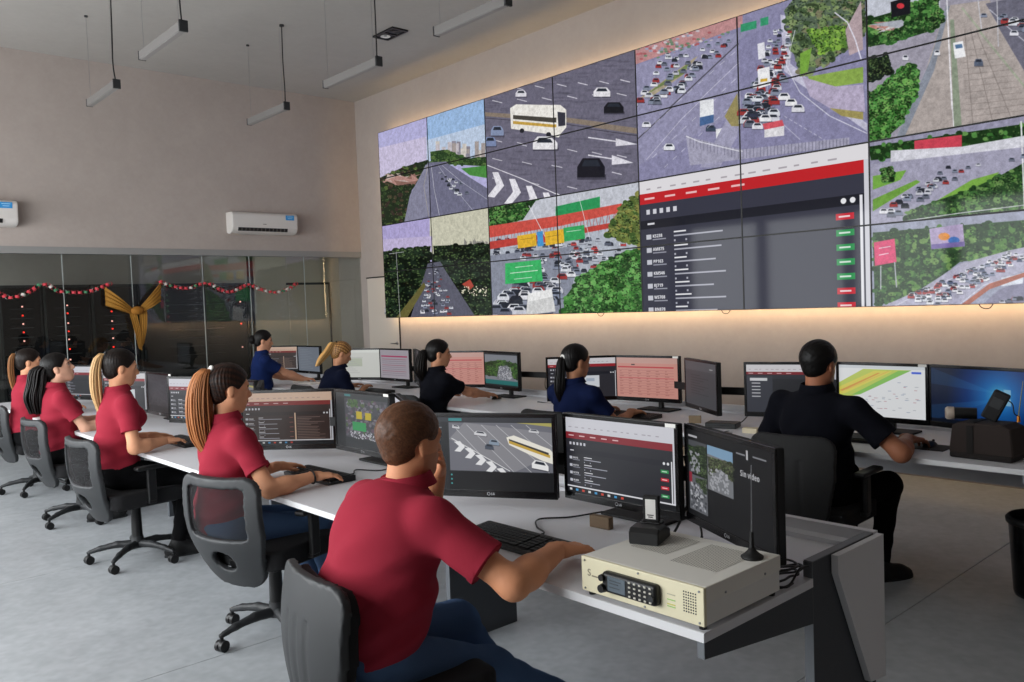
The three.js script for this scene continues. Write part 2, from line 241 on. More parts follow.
  // trousers
  const tp = [ell(P.clone().addScaledVector(u, 0.0), 0.168 * b + 0.002, 0.115, 0.13 * b + 0.002, lean), ...legPrims(0.011)], TF = field(tp, 0.05), [tLo, tHi] = bounds(tp, 0.03);
  mesh('trousers', nets((x, y, z) => { const d = TF(x, y, z); return d > 0.08 ? d : Math.max(d + 0.003 * rough(x * 1.6, y * 1.9, z * 1.6), y - P.y - 0.085); }, tLo, tHi, 0.0105 * fine), cloth(o.trousers ?? '#0b0b0d'), root);
  // shoes
  for (const k of ['R', 'L']) {
    const A = legs[k].A, td = o.toes ? V(...o.toes).normalize() : V(k === 'R' ? 0.15 : -0.15, 0, -1).normalize(), y0 = A.y - 0.085, heel = V(A.x, y0 + 0.035, A.z).addScaledVector(td, -0.045), ball = V(A.x, y0 + 0.028, A.z).addScaledVector(td, 0.12), toe = V(A.x, y0 + 0.022, A.z).addScaledVector(td, 0.165);
    const sp = [cap(heel, ball, 0.04, 0.042), cap(ball, toe, 0.04, 0.032), cap(V(A.x, y0 + 0.09, A.z), V(A.x, y0 + 0.04, A.z), 0.043, 0.045), cap(V(A.x, y0 + 0.08, A.z), ball, 0.036, 0.03)], [lo, hi] = bounds(sp, 0.01), F = field(sp, 0.03);
    const sh = mesh('shoe', nets((x, y, z) => Math.max(F(x, y, z), y0 + 0.004 - y), lo, hi, 0.007 * fine), mats.blackMatte, root);
    const sole = new THREE.Shape(); for (let i = 0; i <= 24; i++) { const a = i / 24 * Math.PI * 2, l = Math.cos(a), w = Math.sin(a) * (0.04 + 0.006 * l); const q = [0.06 + l * 0.145, w]; i ? sole.lineTo(...q) : sole.moveTo(...q); }
    const sg = new THREE.ExtrudeGeometry(sole, { depth: 0.016, bevelEnabled: false }).rotateX(-Math.PI / 2).rotateY(Math.atan2(-td.z, td.x)).translate(A.x, y0, A.z); mesh('sole', sg, o.sole ?? mats.greyPlastic, sh);
  }
  // hair
  const hr = o.hair, ex = hr.short ? 0.011 : 0.012, capP = ell(V(0, 0.036, 0.014), 0.076 + ex, 0.085 + ex, 0.096 + ex), nape = ell(V(0, -0.03, 0.05), 0.06, 0.05, 0.055);
  const hairSDF = (x, y, z) => { const [a, bb, c] = hl(x, y, z); let d = smin(capP.f(a, bb, c), nape.f(a, bb, c), 0.03); d += hr.short ? Math.max(0, 0.02 - bb) * 0.12 + 0.0012 * rough(a * 9 + bb * 4, bb * 8 + c * 3, c * 9) : 0.0016 * Math.sin(Math.atan2(a, c + 0.02) * 46 + bb * 60); const line = Math.max(Math.min(bb - (hr.short ? 0.010 : 0.004), 0.62 * bb + 0.78 * c + (hr.short ? 0.024 : 0.02)), Math.min(c - 0.020 + (hr.short ? 0 : 0.3 * Math.max(0, bb + 0.05)), bb + (hr.short ? 0.078 : 0.08))); d = smax(d, -line, 0.006); const ear = Math.hypot((Math.abs(a) - 0.08) * 0.6, bb + 0.012, c - 0.008) - 0.03; return smax(d, -ear, 0.008) * hs; };
  const c2 = lin(hr.tip ?? hr.color ?? '#17100c'), hairCol = (x, y, z) => { const [a, bb, c] = hl(x, y, z), k = hr.short ? 0.62 + 0.6 * Math.abs((Math.sin(a * 1271 + bb * 3117 + c * 747) * 43758.5) % 1) : 0.8 + 0.35 * Math.sin(Math.atan2(a, c + 0.02) * 30 + bb * 50) * Math.sin(a * 130 + c * 70); const m = hr.streak ? Math.max(0, Math.min(1, (0.5 + 0.5 * Math.sin(Math.atan2(a, bb) * 23 + c * 40)) * hr.streak)) : 0; return hairC.map((v, i) => (v * (1 - m) + c2[i] * m) * k); };
  const hm = mesh('hair', nets(hairSDF, [hLo.x, hLo.y, hLo.z], [hHi.x, hHi.y, hHi.z], 0.0045 * fine, hairCol), hairMat, root);
  if (hr.tail) {   // a bundle of strands, gathered at the crown and hanging down
    const t0 = hr.tail[0], by = new THREE.Matrix4().makeRotationY(hd.yaw ?? 0), pts = hr.tail.map(([x, y, z]) => V(x - t0[0], y - t0[1], z - t0[2]).multiplyScalar(hs).applyMatrix4(by).add(hw(...t0))), wid = hr.width ?? [0.012, 0.03, 0.036, 0.03, 0.008], n = hr.strands ?? 70, list = [], r = rng(11 + Math.round(p[0] * 10)), c1 = lin(hr.tailColor ?? hr.tip ?? hr.color);
    for (let i = 0; i < n; i++) {
      const a = r() * 6.283, q = Math.sqrt(r()), len = 0.86 + 0.14 * r(), tone = 0.55 + 0.75 * r(), wob = 0.25 * (r() - 0.5);
      const line = pts.map((pt, j) => pt.clone().add(V(Math.cos(a + wob * j) * q * wid[j], 0, Math.sin(a + wob * j) * q * wid[j] * (hr.flat ?? 1)))); line[line.length - 1].lerp(line[line.length - 2], 1 - len);
      const g = new THREE.TubeGeometry(new THREE.CatmullRomCurve3(line), 12, (0.0042 + 0.002 * r()) * (hr.thin ?? 1), 4).toNonIndexed(); g.deleteAttribute('uv');
      const cc = new Float32Array(g.attributes.position.count * 3); for (let k = 0; k < cc.length; k += 3) { cc[k] = c1[0] * tone; cc[k + 1] = c1[1] * tone; cc[k + 2] = c1[2] * tone; } g.setAttribute('color', new THREE.BufferAttribute(cc, 3)); list.push(g);
    }
    mesh('ponytail', mergeGeometries(list), hairMat, root);
    const tie = new THREE.TorusGeometry(0.02, 0.008, 8, 18); tie.applyQuaternion(new THREE.Quaternion().setFromUnitVectors(V(0, 0, 1), pts[1].clone().sub(pts[0]).normalize())); const tp2 = pts[0].clone().lerp(pts[1], 0.4); tie.translate(tp2.x, tp2.y, tp2.z); mesh('hair_tie', tie, hr.clip ? mats.white : mats.blackMatte, root);
  }
  if (hr.bun) { const c = hw(...hr.bun), g = nets((x, y, z) => Math.hypot(x - c.x, (y - c.y) * 0.9, z - c.z) - (hr.bunSize ?? 0.045) + 0.003 * Math.sin((x - c.x) * 160 + (y - c.y) * 120), [c.x - 0.09, c.y - 0.09, c.z - 0.09], [c.x + 0.09, c.y + 0.09, c.z + 0.09], 0.007, (x, y, z) => hairC.map((v) => v * (0.8 + 0.4 * Math.sin(x * 200 + y * 150)))); mesh('hair_bun', g, hairMat, root); }
  if (o.bracelet) { const { E, W } = arms[o.bracelet], d = W.clone().sub(E).normalize(), c = E.clone().lerp(W, 0.93), g = new THREE.TorusGeometry(0.031, 0.0045, 8, 22); g.applyQuaternion(new THREE.Quaternion().setFromUnitVectors(V(0, 0, 1), d)); g.translate(c.x, c.y, c.z); mesh('bracelet', g, mats.black, root); }
  return root;
}
// ---------------------------------------------------------------- pictures shown on the screens
const WALL_Z = -1.057, VX = -1.60, VY1 = 4.135, PW = 0.68 * 16 / 9, PH = 0.68;   // front of the video wall, its left edge, top edge, one panel
function canvas(w, h) { const c = document.createElement('canvas'); c.width = w; c.height = h; return [c, c.getContext('2d')]; }
function texOf(c) { const t = new THREE.CanvasTexture(c); t.colorSpace = THREE.SRGBColorSpace; t.magFilter = THREE.LinearFilter; t.anisotropy = 8; return t; }
function painter(g, P, seed) {
  const r = rng(seed), S = { r, g };
  S.poly = (c, pts) => { g.fillStyle = c; g.beginPath(); pts.forEach((p, i) => { const [x, y] = P(...p); i ? g.lineTo(x, y) : g.moveTo(x, y); }); g.closePath(); g.fill(); };
  S.line = (c, w, pts) => { g.strokeStyle = c; g.lineWidth = w; g.beginPath(); pts.forEach((p, i) => { const [x, y] = P(...p); i ? g.lineTo(x, y) : g.moveTo(x, y); }); g.stroke(); };
  S.dot = (c, x, y, a, b = a) => { const q = []; for (let i = 0; i < 9; i++) q.push([x + Math.cos(i * 0.698) * a, y + Math.sin(i * 0.698) * b]); S.poly(c, q); };
  S.trees = (n, pts, cols, s0, s1) => { // leafy blobs inside a polygon
    let x0 = 1e9, x1 = -1e9, y0 = 1e9, y1 = -1e9; for (const [x, y] of pts) { x0 = Math.min(x0, x); x1 = Math.max(x1, x); y0 = Math.min(y0, y); y1 = Math.max(y1, y); }
    const inside = (x, y) => { let k = false; for (let i = 0, j = pts.length - 1; i < pts.length; j = i++) if ((pts[i][1] > y) !== (pts[j][1] > y) && x < (pts[j][0] - pts[i][0]) * (y - pts[i][1]) / (pts[j][1] - pts[i][1]) + pts[i][0]) k = !k; return k; };
    S.poly(cols[0], pts); for (let i = 0; i < n; i++) { const x = x0 + r() * (x1 - x0), y = y0 + r() * (y1 - y0); if (inside(x, y)) S.dot(cols[Math.floor(r() * cols.length)], x, y, s0 + r() * (s1 - s0), (s0 + r() * (s1 - s0)) * 0.8); }
    for (let i = 0; i < n * 3; i++) { const x = x0 + r() * (x1 - x0), y = y0 + r() * (y1 - y0); if (inside(x, y)) S.dot(r() < 0.5 ? 'rgba(8,16,8,0.55)' : 'rgba(150,180,110,0.4)', x, y, s0 * 0.45, s0 * 0.35); }
  };
  S.car = (x, y, w, c, k = 0.6, sl = 0) => { const h = w * k, q = (a, b) => [x + a * w, y + b * h + a * w * sl]; S.poly('rgba(30,30,40,0.5)', [q(-0.5, 0.35), q(0.55, 0.35), q(0.55, 0.62), q(-0.5, 0.62)]); S.poly(c, [q(-0.5, -0.05), q(-0.3, -0.5), q(0.3, -0.5), q(0.5, -0.05), q(0.5, 0.5), q(-0.5, 0.5)]); S.poly('#2a2f3a', [q(-0.34, -0.08), q(-0.24, -0.4), q(0.24, -0.4), q(0.34, -0.08)]); };
  S.jam = (n, a, b, w0, w1, spread, cols = ['#e8e8ee', '#cfd0da', '#6b7080', '#2c2f38', '#a03a3a', '#dfe2ea', '#8890a4']) => { const list = []; for (let i = 0; i < n; i++) { const t = r(); list.push([t, (r() - 0.5)]); } list.sort((p, q) => (w1 > w0 ? p[0] - q[0] : q[0] - p[0])); for (const [t, k] of list) { const w = w0 + (w1 - w0) * t, sp = spread[0] + (spread[1] - spread[0]) * t; S.car(a[0] + (b[0] - a[0]) * t + k * sp, a[1] + (b[1] - a[1]) * t + k * sp * (spread[2] ?? 0), w, cols[Math.floor(r() * cols.length)]); } };
  return S;
}
function feed(c0, c1, r0, r1, seed, draw) {
  const w = 720, h = Math.round(w * (r1 - r0) / (c1 - c0) * 9 / 16), [c, g] = canvas(w, h);
  const P = (px, py) => { const q = onZ(px, py, WALL_Z); return [((q.x - VX) / PW - c0) / (c1 - c0) * w, ((VY1 - q.y) / PH - r0) / (r1 - r0) * h]; };
  draw(painter(g, P, seed), g, w, h);
  if (!(c0 === 4 && r0 === 2)) {   // camera softness, mottling and sensor grain of the pictures
    const im = g.getImageData(0, 0, w, h), d = im.data, src = Uint8ClampedArray.from(d), q = rng(seed + 100), o1 = q(), o2 = q();
    for (let y = 0; y < h; y++) for (let x = 0; x < w; x++) {
      const i = (y * w + x) * 4, xa = Math.max(0, x - 1), xb = Math.min(w - 1, x + 1), ya = Math.max(0, y - 1), yb = Math.min(h - 1, y + 1);
      const k = 1 + (n24(x / 240 + o1, y / 240 + o2) - 0.5) * 0.12 + (n64(x / 300 + o2, y / 300) - 0.5) * 0.08 + (n128(x / 300, y / 300 + o1) - 0.5) * 0.1 + (q() - 0.5) * 0.08;
      for (let c2 = 0; c2 < 3; c2++) d[i + c2] = ((src[i + c2] * 4 + src[(y * w + xa) * 4 + c2] + src[(y * w + xb) * 4 + c2] + src[(ya * w + x) * 4 + c2] + src[(yb * w + x) * 4 + c2]) / 8) * k;
    }
    g.putImageData(im, 0, 0);
  }
  return { tex: texOf(c), c0, c1, r0, r1 };
}
const GREENS = ['#1f3a1c', '#2f5a2a', '#3f7436', '#578f48', '#234a22', '#6a9a52'], DARKG = ['#10180f', '#17241a', '#1f3020', '#0c120c', '#25351f'];
function listApp(g, w, h, o = {}) {   // the red barred web list that many screens show
  const r = rng(o.seed ?? 5), s = h / 270, px = (v) => v * s, top = o.top ?? 34, bar = o.bar ?? 20;
  g.fillStyle = o.bg ?? '#3c3d4b'; g.fillRect(0, 0, w, h);
  g.fillStyle = o.head ?? '#e9e6ea'; g.fillRect(0, 0, w, px(top)); g.fillStyle = 'rgba(120,110,120,0.5)'; for (let i = 0; i < 14; i++) g.fillRect(px(12 + i * 30 + r() * 8), px(top * 0.62), px(10 + r() * 8), px(3));
  if (o.title) { g.fillStyle = '#c23a3a'; g.font = `bold ${px(11)}px sans-serif`; g.fillText(o.title, px(10), px(top - 6)); }
  g.fillStyle = o.red ?? '#c8282e'; g.fillRect(0, px(top), w, px(bar)); g.fillStyle = 'rgba(255,235,235,0.8)'; for (let i = 0; i < 5; i++) g.fillRect(px(12 + i * 52), px(top + bar * 0.42), px(26), px(4));
  g.fillStyle = '#d9d9e2'; for (let i = 0; i < 5; i++) g.fillRect(px(16 + i * 17), px(top + bar + 12), px(9), px(10));
  g.fillStyle = o.band ?? '#24252e'; g.fillRect(0, px(top + bar + 34), w, px(18)); g.fillStyle = '#e0e0e8'; g.fillRect(px(18), px(top + bar + 40), px(18), px(4));
  g.beginPath(); for (const k of [0, 1]) { g.fillStyle = '#f2f2f6'; g.beginPath(); g.arc(w - px(44 - k * 16), px(top + bar + 43), px(5), 0, 7); g.fill(); }
  for (let y = top + bar + 62; y < 262; y += o.row ?? 27) {
    g.fillStyle = '#cdced8'; g.fillRect(px(14), px(y + 2), px(13), px(10)); g.font = `bold ${px(9)}px sans-serif`; g.fillStyle = '#f0f0f5'; const id = String.fromCharCode(65 + Math.floor(r() * 26), 65 + Math.floor(r() * 26)) + Math.floor(100 + r() * 899); g.fillText(id, px(30), px(y + 9)); g.fillStyle = '#9fa0ae'; g.fillRect(px(30), px(y + 12), px(34), px(2.4));
    g.fillStyle = '#f0f0f5'; g.fillRect(px(84), px(y), px(24 + r() * 16), px(3)); g.fillStyle = '#b4b5c2'; g.fillRect(px(84), px(y + 8), px(50 + r() * 90), px(3)); g.fillRect(px(84), px(y + 17), px(4), px(4)); g.fillRect(px(112), px(y + 17), px(4), px(4));
    if (!o.noTags) { g.fillStyle = r() < 0.5 ? '#d02a3a' : '#2f9a56'; g.fillRect(w - px(58), px(y + 2), px(32), px(11)); g.fillStyle = 'rgba(255,255,255,0.85)'; g.fillRect(w - px(53), px(y + 6), px(20), px(3)); }
    if (o.column) { g.fillStyle = '#9b5a50'; g.fillRect(px(250), px(y), px(20), px(3)); g.fillStyle = 'rgba(200,170,160,0.6)'; for (let k = 0; k < 3; k++) g.fillRect(px(290), px(y + k * 8), px(60 + r() * 90), px(2.4)); }
  }
  if (o.column) { g.fillStyle = '#e8c4a6'; g.fillRect(px(277), px(top + bar + 40), px(7), px(160)); }
  g.fillStyle = '#eeeef4'; g.fillRect(w - px(16), px(o.scroll ?? 90), px(5), h - px(o.scroll ?? 90)); g.fillStyle = '#d8d8e0'; g.fillRect(w - px(8), px(top), px(8), h);
  if (o.taskbar) { g.fillStyle = '#e8e8ee'; g.fillRect(0, px(246), w, px(5)); g.fillStyle = '#15171c'; g.fillRect(0, px(251), w, px(19)); for (let i = 0; i < 9; i++) { g.fillStyle = ['#e0e0e0', '#4aa0d8', '#d04a3a'][i % 3]; g.fillRect(px(10 + i * 30), px(256), px(12), px(8)); } }
}
const FEEDS = [
  feed(0, 2, 0, 2, 21, (S) => {   // wide avenue with a city skyline
    S.poly('#b9b6e0', [[370, 90], [500, 90], [500, 240], [370, 240]]); S.poly('#cfc6e2', [[370, 150], [432, 135], [432, 175], [370, 180]]); S.poly('#9fbfe6', [[427, 90], [500, 80], [500, 150], [427, 150]]); S.poly('#c3d3ea', [[427, 140], [500, 120], [500, 165], [427, 165]]);
    for (let i = 0; i < 26; i++) { const x = 430 + S.r() * 56, h = 8 + S.r() * 16; S.poly(['#c9c2c8', '#a99f9c', '#8f8a96', '#d6cfc8'][i % 4], [[x, 164], [x, 164 - h], [x + 4, 164 - h], [x + 4, 164]]); }
    S.trees(220, [[376, 180], [402, 168], [428, 160], [430, 165], [412, 190], [404, 228], [376, 232]], ['#24301f', '#36492a', '#4c4232', '#3b2f2a', '#5a6a3a'], 1.2, 3); S.trees(90, [[430, 152], [444, 150], [466, 158], [488, 156], [488, 166], [452, 164], [431, 166]], ['#2c4526', '#3f5d30', '#56703e'], 1.2, 3);
    for (let i = 0; i < 30; i++) S.poly(['#b98f86', '#c9b7b0', '#8f6a60'][i % 3], [[380 + S.r() * 40, 172 + S.r() * 14], [383 + S.r() * 40, 172 + S.r() * 14], [384 + S.r() * 36, 180]]);
    S.poly('#74748c', [[428, 163], [446, 162], [490, 190], [490, 240], [405, 240], [415, 195]]); S.poly('#8a8aa0', [[426, 165], [429, 165], [430, 216], [404, 224], [410, 195]]);
    S.poly('#4e8f45', [[461, 168], [488, 165], [488, 178], [470, 175]]); S.line('#e8e8f0', 2, [[431, 166], [434, 190], [440, 220]]); S.line('#cfd0dc', 1.5, [[438, 165], [452, 185], [474, 212]]); S.line('#cfd0dc', 1.5, [[442, 165], [462, 182], [488, 200]]); S.line('#b8b0a0', 2.5, [[428, 166], [424, 186], [430, 222]]);
    S.jam(22, [436, 170], [470, 195], 1.6, 5, [6, 26]);
  }),
  feed(2, 4, 0, 2, 22, (S) => {   // white coach on a motorway
    S.poly('#6f6c7e', [[470, 40], [650, 20], [650, 220], [470, 220]]); for (let i = 0; i < 300; i++) S.dot(S.r() < 0.5 ? 'rgba(130,126,146,0.25)' : 'rgba(70,68,82,0.25)', 484 + S.r() * 156, 50 + S.r() * 155, 3 + S.r() * 8, 1);
    S.poly('#8d7f72', [[484, 112], [560, 117], [642, 128], [642, 134], [560, 122], [484, 116]]); S.line('#3f3d48', 2, [[484, 118], [560, 124], [642, 136]]);
    for (const [y0, y1, k] of [[88, 96, 7], [100, 110, 6], [140, 158, 6], [158, 176, 5], [178, 196, 4]]) for (let i = 0; i < k; i++) { const t = i / k, x = 492 + t * 150, y = y0 + (y1 - y0) * t - 18 * (y0 < 110 ? t : 0); S.line('#e4e2ec', 2.4, [[x, y], [x + 10, y + 2.5]]); }
    S.line('#e4e2ec', 4, [[588, 137], [630, 143]]); S.poly('#e4e2ec', [[616, 138], [638, 144], [616, 146]]); S.line('#e4e2ec', 4, [[588, 155], [626, 161]]); S.poly('#e4e2ec', [[612, 155], [634, 163], [612, 165]]);
    for (let i = 0; i < 4; i++) { const x = 492 + i * 17, y = 172 + i * 7; S.poly('#eceaf2', [[x, y], [x + 6, y], [x + 12, y + 14], [x + 2, y + 26], [x - 5, y + 25], [x + 4, y + 13]]); } S.line('#eceaf2', 3, [[487, 165], [520, 178], [560, 196]]);
    S.poly('#f3efe8', [[510, 108], [516, 104], [560, 105], [566, 110], [566, 128], [558, 137], [545, 134], [511, 129]]); S.poly('#4a4640', [[513, 115], [556, 118], [556, 123], [513, 119]]); S.poly('#c9a24a', [[513, 121], [556, 125], [556, 128], [513, 124]]); S.poly('#3a3a46', [[557, 112], [565, 113], [565, 126], [558, 127]]); S.dot('#25252c', 522, 131, 2.4); S.dot('#25252c', 549, 135, 2.6);
    S.car(545, 143, 24, '#f2f0f4', 0.5); S.car(602, 92, 17, '#eceaf0', 0.55); S.car(614, 108, 20, '#1c1c22', 0.55); S.car(591, 168, 28, '#1d1d26', 0.7); S.car(497, 131, 13, '#8b98b8', 0.75); S.car(521, 93, 11, '#e4e2ea', 0.6); S.car(490, 142, 12, '#7d8bb0', 0.8);
  }),
  feed(0, 2, 2, 4, 23, (S) => {   // dusk traffic between dark trees
    S.poly('#b3a9d8', [[370, 200], [432, 200], [432, 262], [370, 262]]); S.poly('#cfcdb8', [[430, 190], [500, 190], [500, 260], [430, 260]]); S.poly('#c4b8dc', [[370, 240], [432, 236], [432, 252], [370, 255]]);
    for (let i = 0; i < 12; i++) { const x = 462 + S.r() * 24; S.poly('#8f8d88', [[x, 246], [x, 242 - S.r() * 4], [x + 2.5, 242], [x + 2.5, 246]]); }
    S.trees(240, [[380, 252], [431, 246], [428, 270], [404, 318], [380, 320]], DARKG, 2, 5); S.trees(260, [[433, 246], [492, 244], [492, 318], [470, 318], [446, 282], [434, 262]], DARKG, 2, 5);
    S.poly('#5c5c6c', [[428, 264], [440, 262], [476, 318], [410, 320]]); S.poly('#6a6438', [[396, 318], [424, 282], [426, 286], [406, 320]]); S.jam(90, [433, 264], [438, 314], 1.3, 4.5, [6, 34]); S.line('#d8d8e0', 2.5, [[396, 252], [400, 318]]); S.line('#d8d8e0', 2, [[389, 254], [404, 252]]);
    S.poly('#b04a3c', [[462, 284], [470, 279], [474, 286], [470, 290]]); for (let i = 0; i < 40; i++) S.dot('#e8e0c8', 462 + S.r() * 26, 286 + S.r() * 10, 0.7);
  }),
  feed(2, 4, 2, 4, 24, (S) => {   // jammed lanes below a red footbridge with road signs
    S.poly('#b6bcc8', [[470, 170], [650, 170], [650, 330], [470, 330]]); S.trees(120, [[488, 208], [540, 196], [536, 216], [490, 228]], GREENS, 2, 4); S.poly('#c9ccd6', [[536, 200], [642, 178], [642, 210], [520, 224]]); S.poly('#2f9a5c', [[556, 206], [600, 196], [600, 210], [556, 218]]);
    for (let i = 0; i < 160; i++) S.car(494 + S.r() * 130, 238 + S.r() * 34, 4 + S.r() * 3, ['#e4e6ee', '#b8bcc8', '#5a6070', '#343845', '#c04848'][i % 5]);
    S.poly('#d2564c', [[488, 226], [560, 215], [622, 203], [622, 212], [560, 226], [488, 238]]); S.poly('#c2463f', [[488, 242], [560, 232], [622, 221], [622, 226], [560, 238], [488, 250]]); for (let i = 0; i < 20; i++) { const x = 490 + i * 6.6; S.line('#c2463f', 2, [[x, 230 - i * 0.9], [x + 3, 246 - i * 0.95], [x + 6, 229 - i * 0.95]]); }
    S.line('#eef0f4', 2.5, [[529, 205], [546, 238]]); S.line('#eef0f4', 2, [[578, 194], [590, 240]]);
    S.poly('#e8b838', [[517, 236], [536, 233], [537, 246], [518, 249]]); S.poly('#4a9ad8', [[537, 232], [543, 231], [544, 246], [538, 247]]); S.poly('#e8b838', [[545, 232], [563, 229], [564, 243], [546, 246]]); S.poly('#38a860', [[563, 228], [584, 225], [585, 239], [564, 242]]); S.line('#f4f4f0', 1.6, [[566, 232], [581, 230]]); S.line('#8a6a20', 1.4, [[520, 240], [533, 238]]); S.line('#8a6a20', 1.4, [[548, 237], [560, 235]]);
    S.poly('#8d92a2', [[490, 256], [580, 246], [566, 318], [490, 318]]); S.jam(110, [560, 250], [520, 312], 5, 15, [70, 60, -0.1]); S.poly('#d8d8d8', [[528, 294], [552, 289], [556, 312], [526, 316]]); S.poly('#f2f2f2', [[528, 294], [552, 289], [553, 297], [528, 302]]);
    S.poly('#3cb868', [[505, 263], [541, 259], [543, 281], [505, 284]]); S.g.fillStyle = '#eef8ee'; S.line('#eef8ee', 2, [[515, 267], [533, 265]]); S.line('#eef8ee', 2.4, [[510, 273], [538, 270]]); S.line('#eef8ee', 2, [[514, 279], [532, 277]]);
    S.trees(420, [[566, 296], [580, 276], [604, 262], [626, 250], [646, 248], [646, 318], [562, 318]], ['#2c5a26', '#3f7a34', '#58984a', '#6fae5c', '#24481f'], 2, 5); S.trees(200, [[606, 236], [622, 204], [646, 190], [646, 250], [622, 240]], ['#5a6a34', '#6f7c3c', '#3f5a2a', '#8a8a48'], 2, 5);
  }),
  feed(4, 6, 0, 2, 25, (S) => {   // two carriageways, one of them jammed, curving round a bank
    S.poly('#8f8dae', [[620, -60], [890, -60], [890, 200], [620, 200]]); S.poly('#c08f90', [[630, 50], [742, 12], [742, 26], [630, 66]]); for (let i = 0; i < 160; i++) S.dot(['#b4656a', '#9aa0b4', '#d4cdd4', '#6f8a70'][i % 4], 632 + S.r() * 104, 62 - S.r() * 14 - (S.r() * 104) * 0.2, 2, 1.2);
    S.poly('#9896b4', [[634, 66], [742, 30], [742, 110], [634, 168]]); S.poly('#b0a48c', [[640, 98], [694, 58], [698, 56], [682, 76], [650, 98]]); S.poly('#7a8a58', [[644, 96], [690, 62], [684, 74]]); S.jam(46, [690, 48], [650, 106], 5, 9, [50, 44, -0.2]); S.jam(24, [728, 40], [672, 92], 5, 9, [14, 18, 0]); S.line('#55535f', 4, [[636, 140], [668, 110], [742, 40]]); S.line('#d8d6e6', 1.6, [[646, 160], [682, 118], [742, 60]]);
    S.car(646, 124, 9, '#e8e8f0'); S.car(669, 147, 11, '#eceef4'); S.poly('#eef0f4', [[700, 100], [714, 98], [714, 122], [700, 126]]); S.poly('#4a6a9a', [[700, 117], [714, 114], [714, 122], [700, 126]]); S.poly('#f2f2f6', [[716, 129], [729, 127], [729, 142], [717, 144]]); S.car(711, 128, 10, '#3a4658');
    for (const [p0, p1] of [[[644, 132], [742, 46]], [[652, 158], [742, 74]], [[664, 168], [742, 96]]]) for (let i = 0; i < 9; i++) { const t = i / 9, f = (u) => [p0[0] + (p1[0] - p0[0]) * u, p0[1] + (p1[1] - p0[1]) * u]; S.line('rgba(235,235,245,0.7)', 1.6, [f(t), f(t + 0.05)]); } S.poly('#a5a3bd', [[700, 168], [716, 140], [735, 104], [740, 88], [742, 110], [738, 136], [720, 168]]); S.poly('#9a8f60', [[725, 116], [738, 92], [740, 126], [732, 126]]);
    S.poly('#8c8aac', [[738, 40], [792, 14], [795, 28], [786, 68], [868, 124], [868, 142], [742, 160]]); S.poly('#c9c7dc', [[780, 14], [796, 18], [790, 64], [868, 124], [868, 132], [784, 72]]);
    S.trees(420, [[784, 10], [800, -10], [866, -28], [866, 36], [828, 64], [800, 76], [792, 48]], ['#5a6a58', '#44583c', '#6f8458', '#87996a', '#39492f', '#7d7a62'], 2, 6); S.trees(120, [[806, 30], [846, 26], [846, 46], [820, 54]], ['#6f9a3c', '#8cb84a', '#567f34'], 2, 4); S.poly('#7aa844', [[800, 54], [812, 48], [808, 72], [800, 76]]);
    S.poly('#8fae52', [[808, 76], [864, 66], [864, 82], [836, 86], [812, 84]]); S.poly('#b9aec8', [[802, 76], [836, 86], [864, 84], [866, 112], [830, 108], [810, 96]]); S.poly('#a4985e', [[830, 108], [864, 112], [864, 120], [842, 116]]); S.poly('#b7a3a8', [[846, 30], [862, 0], [864, 50], [850, 56]]);
    S.line('#e4e2f0', 3, [[835, 12], [848, 22], [856, 40], [862, 60]]); S.poly('#3a9a70', [[740, 24], [756, 20], [756, 28], [740, 32]]); S.poly('#3a9a70', [[760, 18], [768, 16], [768, 24], [760, 26]]);
    S.line('rgba(240,240,250,0.8)', 2, [[795, 30], [786, 66], [800, 92], [830, 116], [868, 134]]); S.line('rgba(240,240,250,0.6)', 1.6, [[770, 60], [766, 96], [776, 118], [800, 140]]); for (let i = 0; i < 10; i++) S.line('rgba(235,235,245,0.6)', 1.6, [[784 + i * 5, 116 + i * 3], [787 + i * 5, 118 + i * 3]]); S.jam(95, [784, 26], [752, 124], 4, 12, [18, 30, 0]); S.jam(16, [786, 36], [772, 120], 5, 13, [8, 10, 0]); S.poly('#f6f6fa', [[757, 70], [769, 67], [770, 84], [758, 88]]); S.poly('#d8b040', [[760, 80], [767, 79], [767, 82], [760, 83]]); S.poly('#e8e8f0', [[757, 44], [764, 42], [765, 58], [758, 60]]);
    S.car(784, 96, 12, '#f0f0f4'); S.car(791, 102, 12, '#f4f4f8'); S.car(798, 108, 13, '#dcdce4'); S.car(765, 118, 12, '#f0f0f4'); S.car(752, 114, 11, '#34384a'); S.car(757, 126, 11, '#e6e6ee'); S.poly('#d85a66', [[762, 124], [782, 120], [784, 126], [764, 130]]); S.poly('#e8e6ea', [[764, 130], [784, 126], [784, 136], [764, 138]]);
    S.poly('#a9a7bd', [[686, 136], [742, 150], [850, 138], [850, 146], [742, 160], [690, 166]]); for (let i = 0; i < 46; i++) { const x = 690 + i * 3.5; S.line('#6d6b80', 1.4, [[x, 137 + Math.min(i, 14) * 0.9 - Math.max(0, i - 14) * 0.35], [x, 147 + Math.min(i, 14) * 0.9 - Math.max(0, i - 14) * 0.35]]); } S.line('#e4e4ee', 3, [[686, 136], [700, 142], [742, 152]]);
  }),
  feed(4, 6, 2, 4, 26, (S, g, w, h) => listApp(g, w, h, { seed: 3, title: '', top: 26, bar: 22, row: 25, scroll: 84 })),
  feed(6, 8, 0, 2, 27, (S) => {   // looking down a concrete expressway
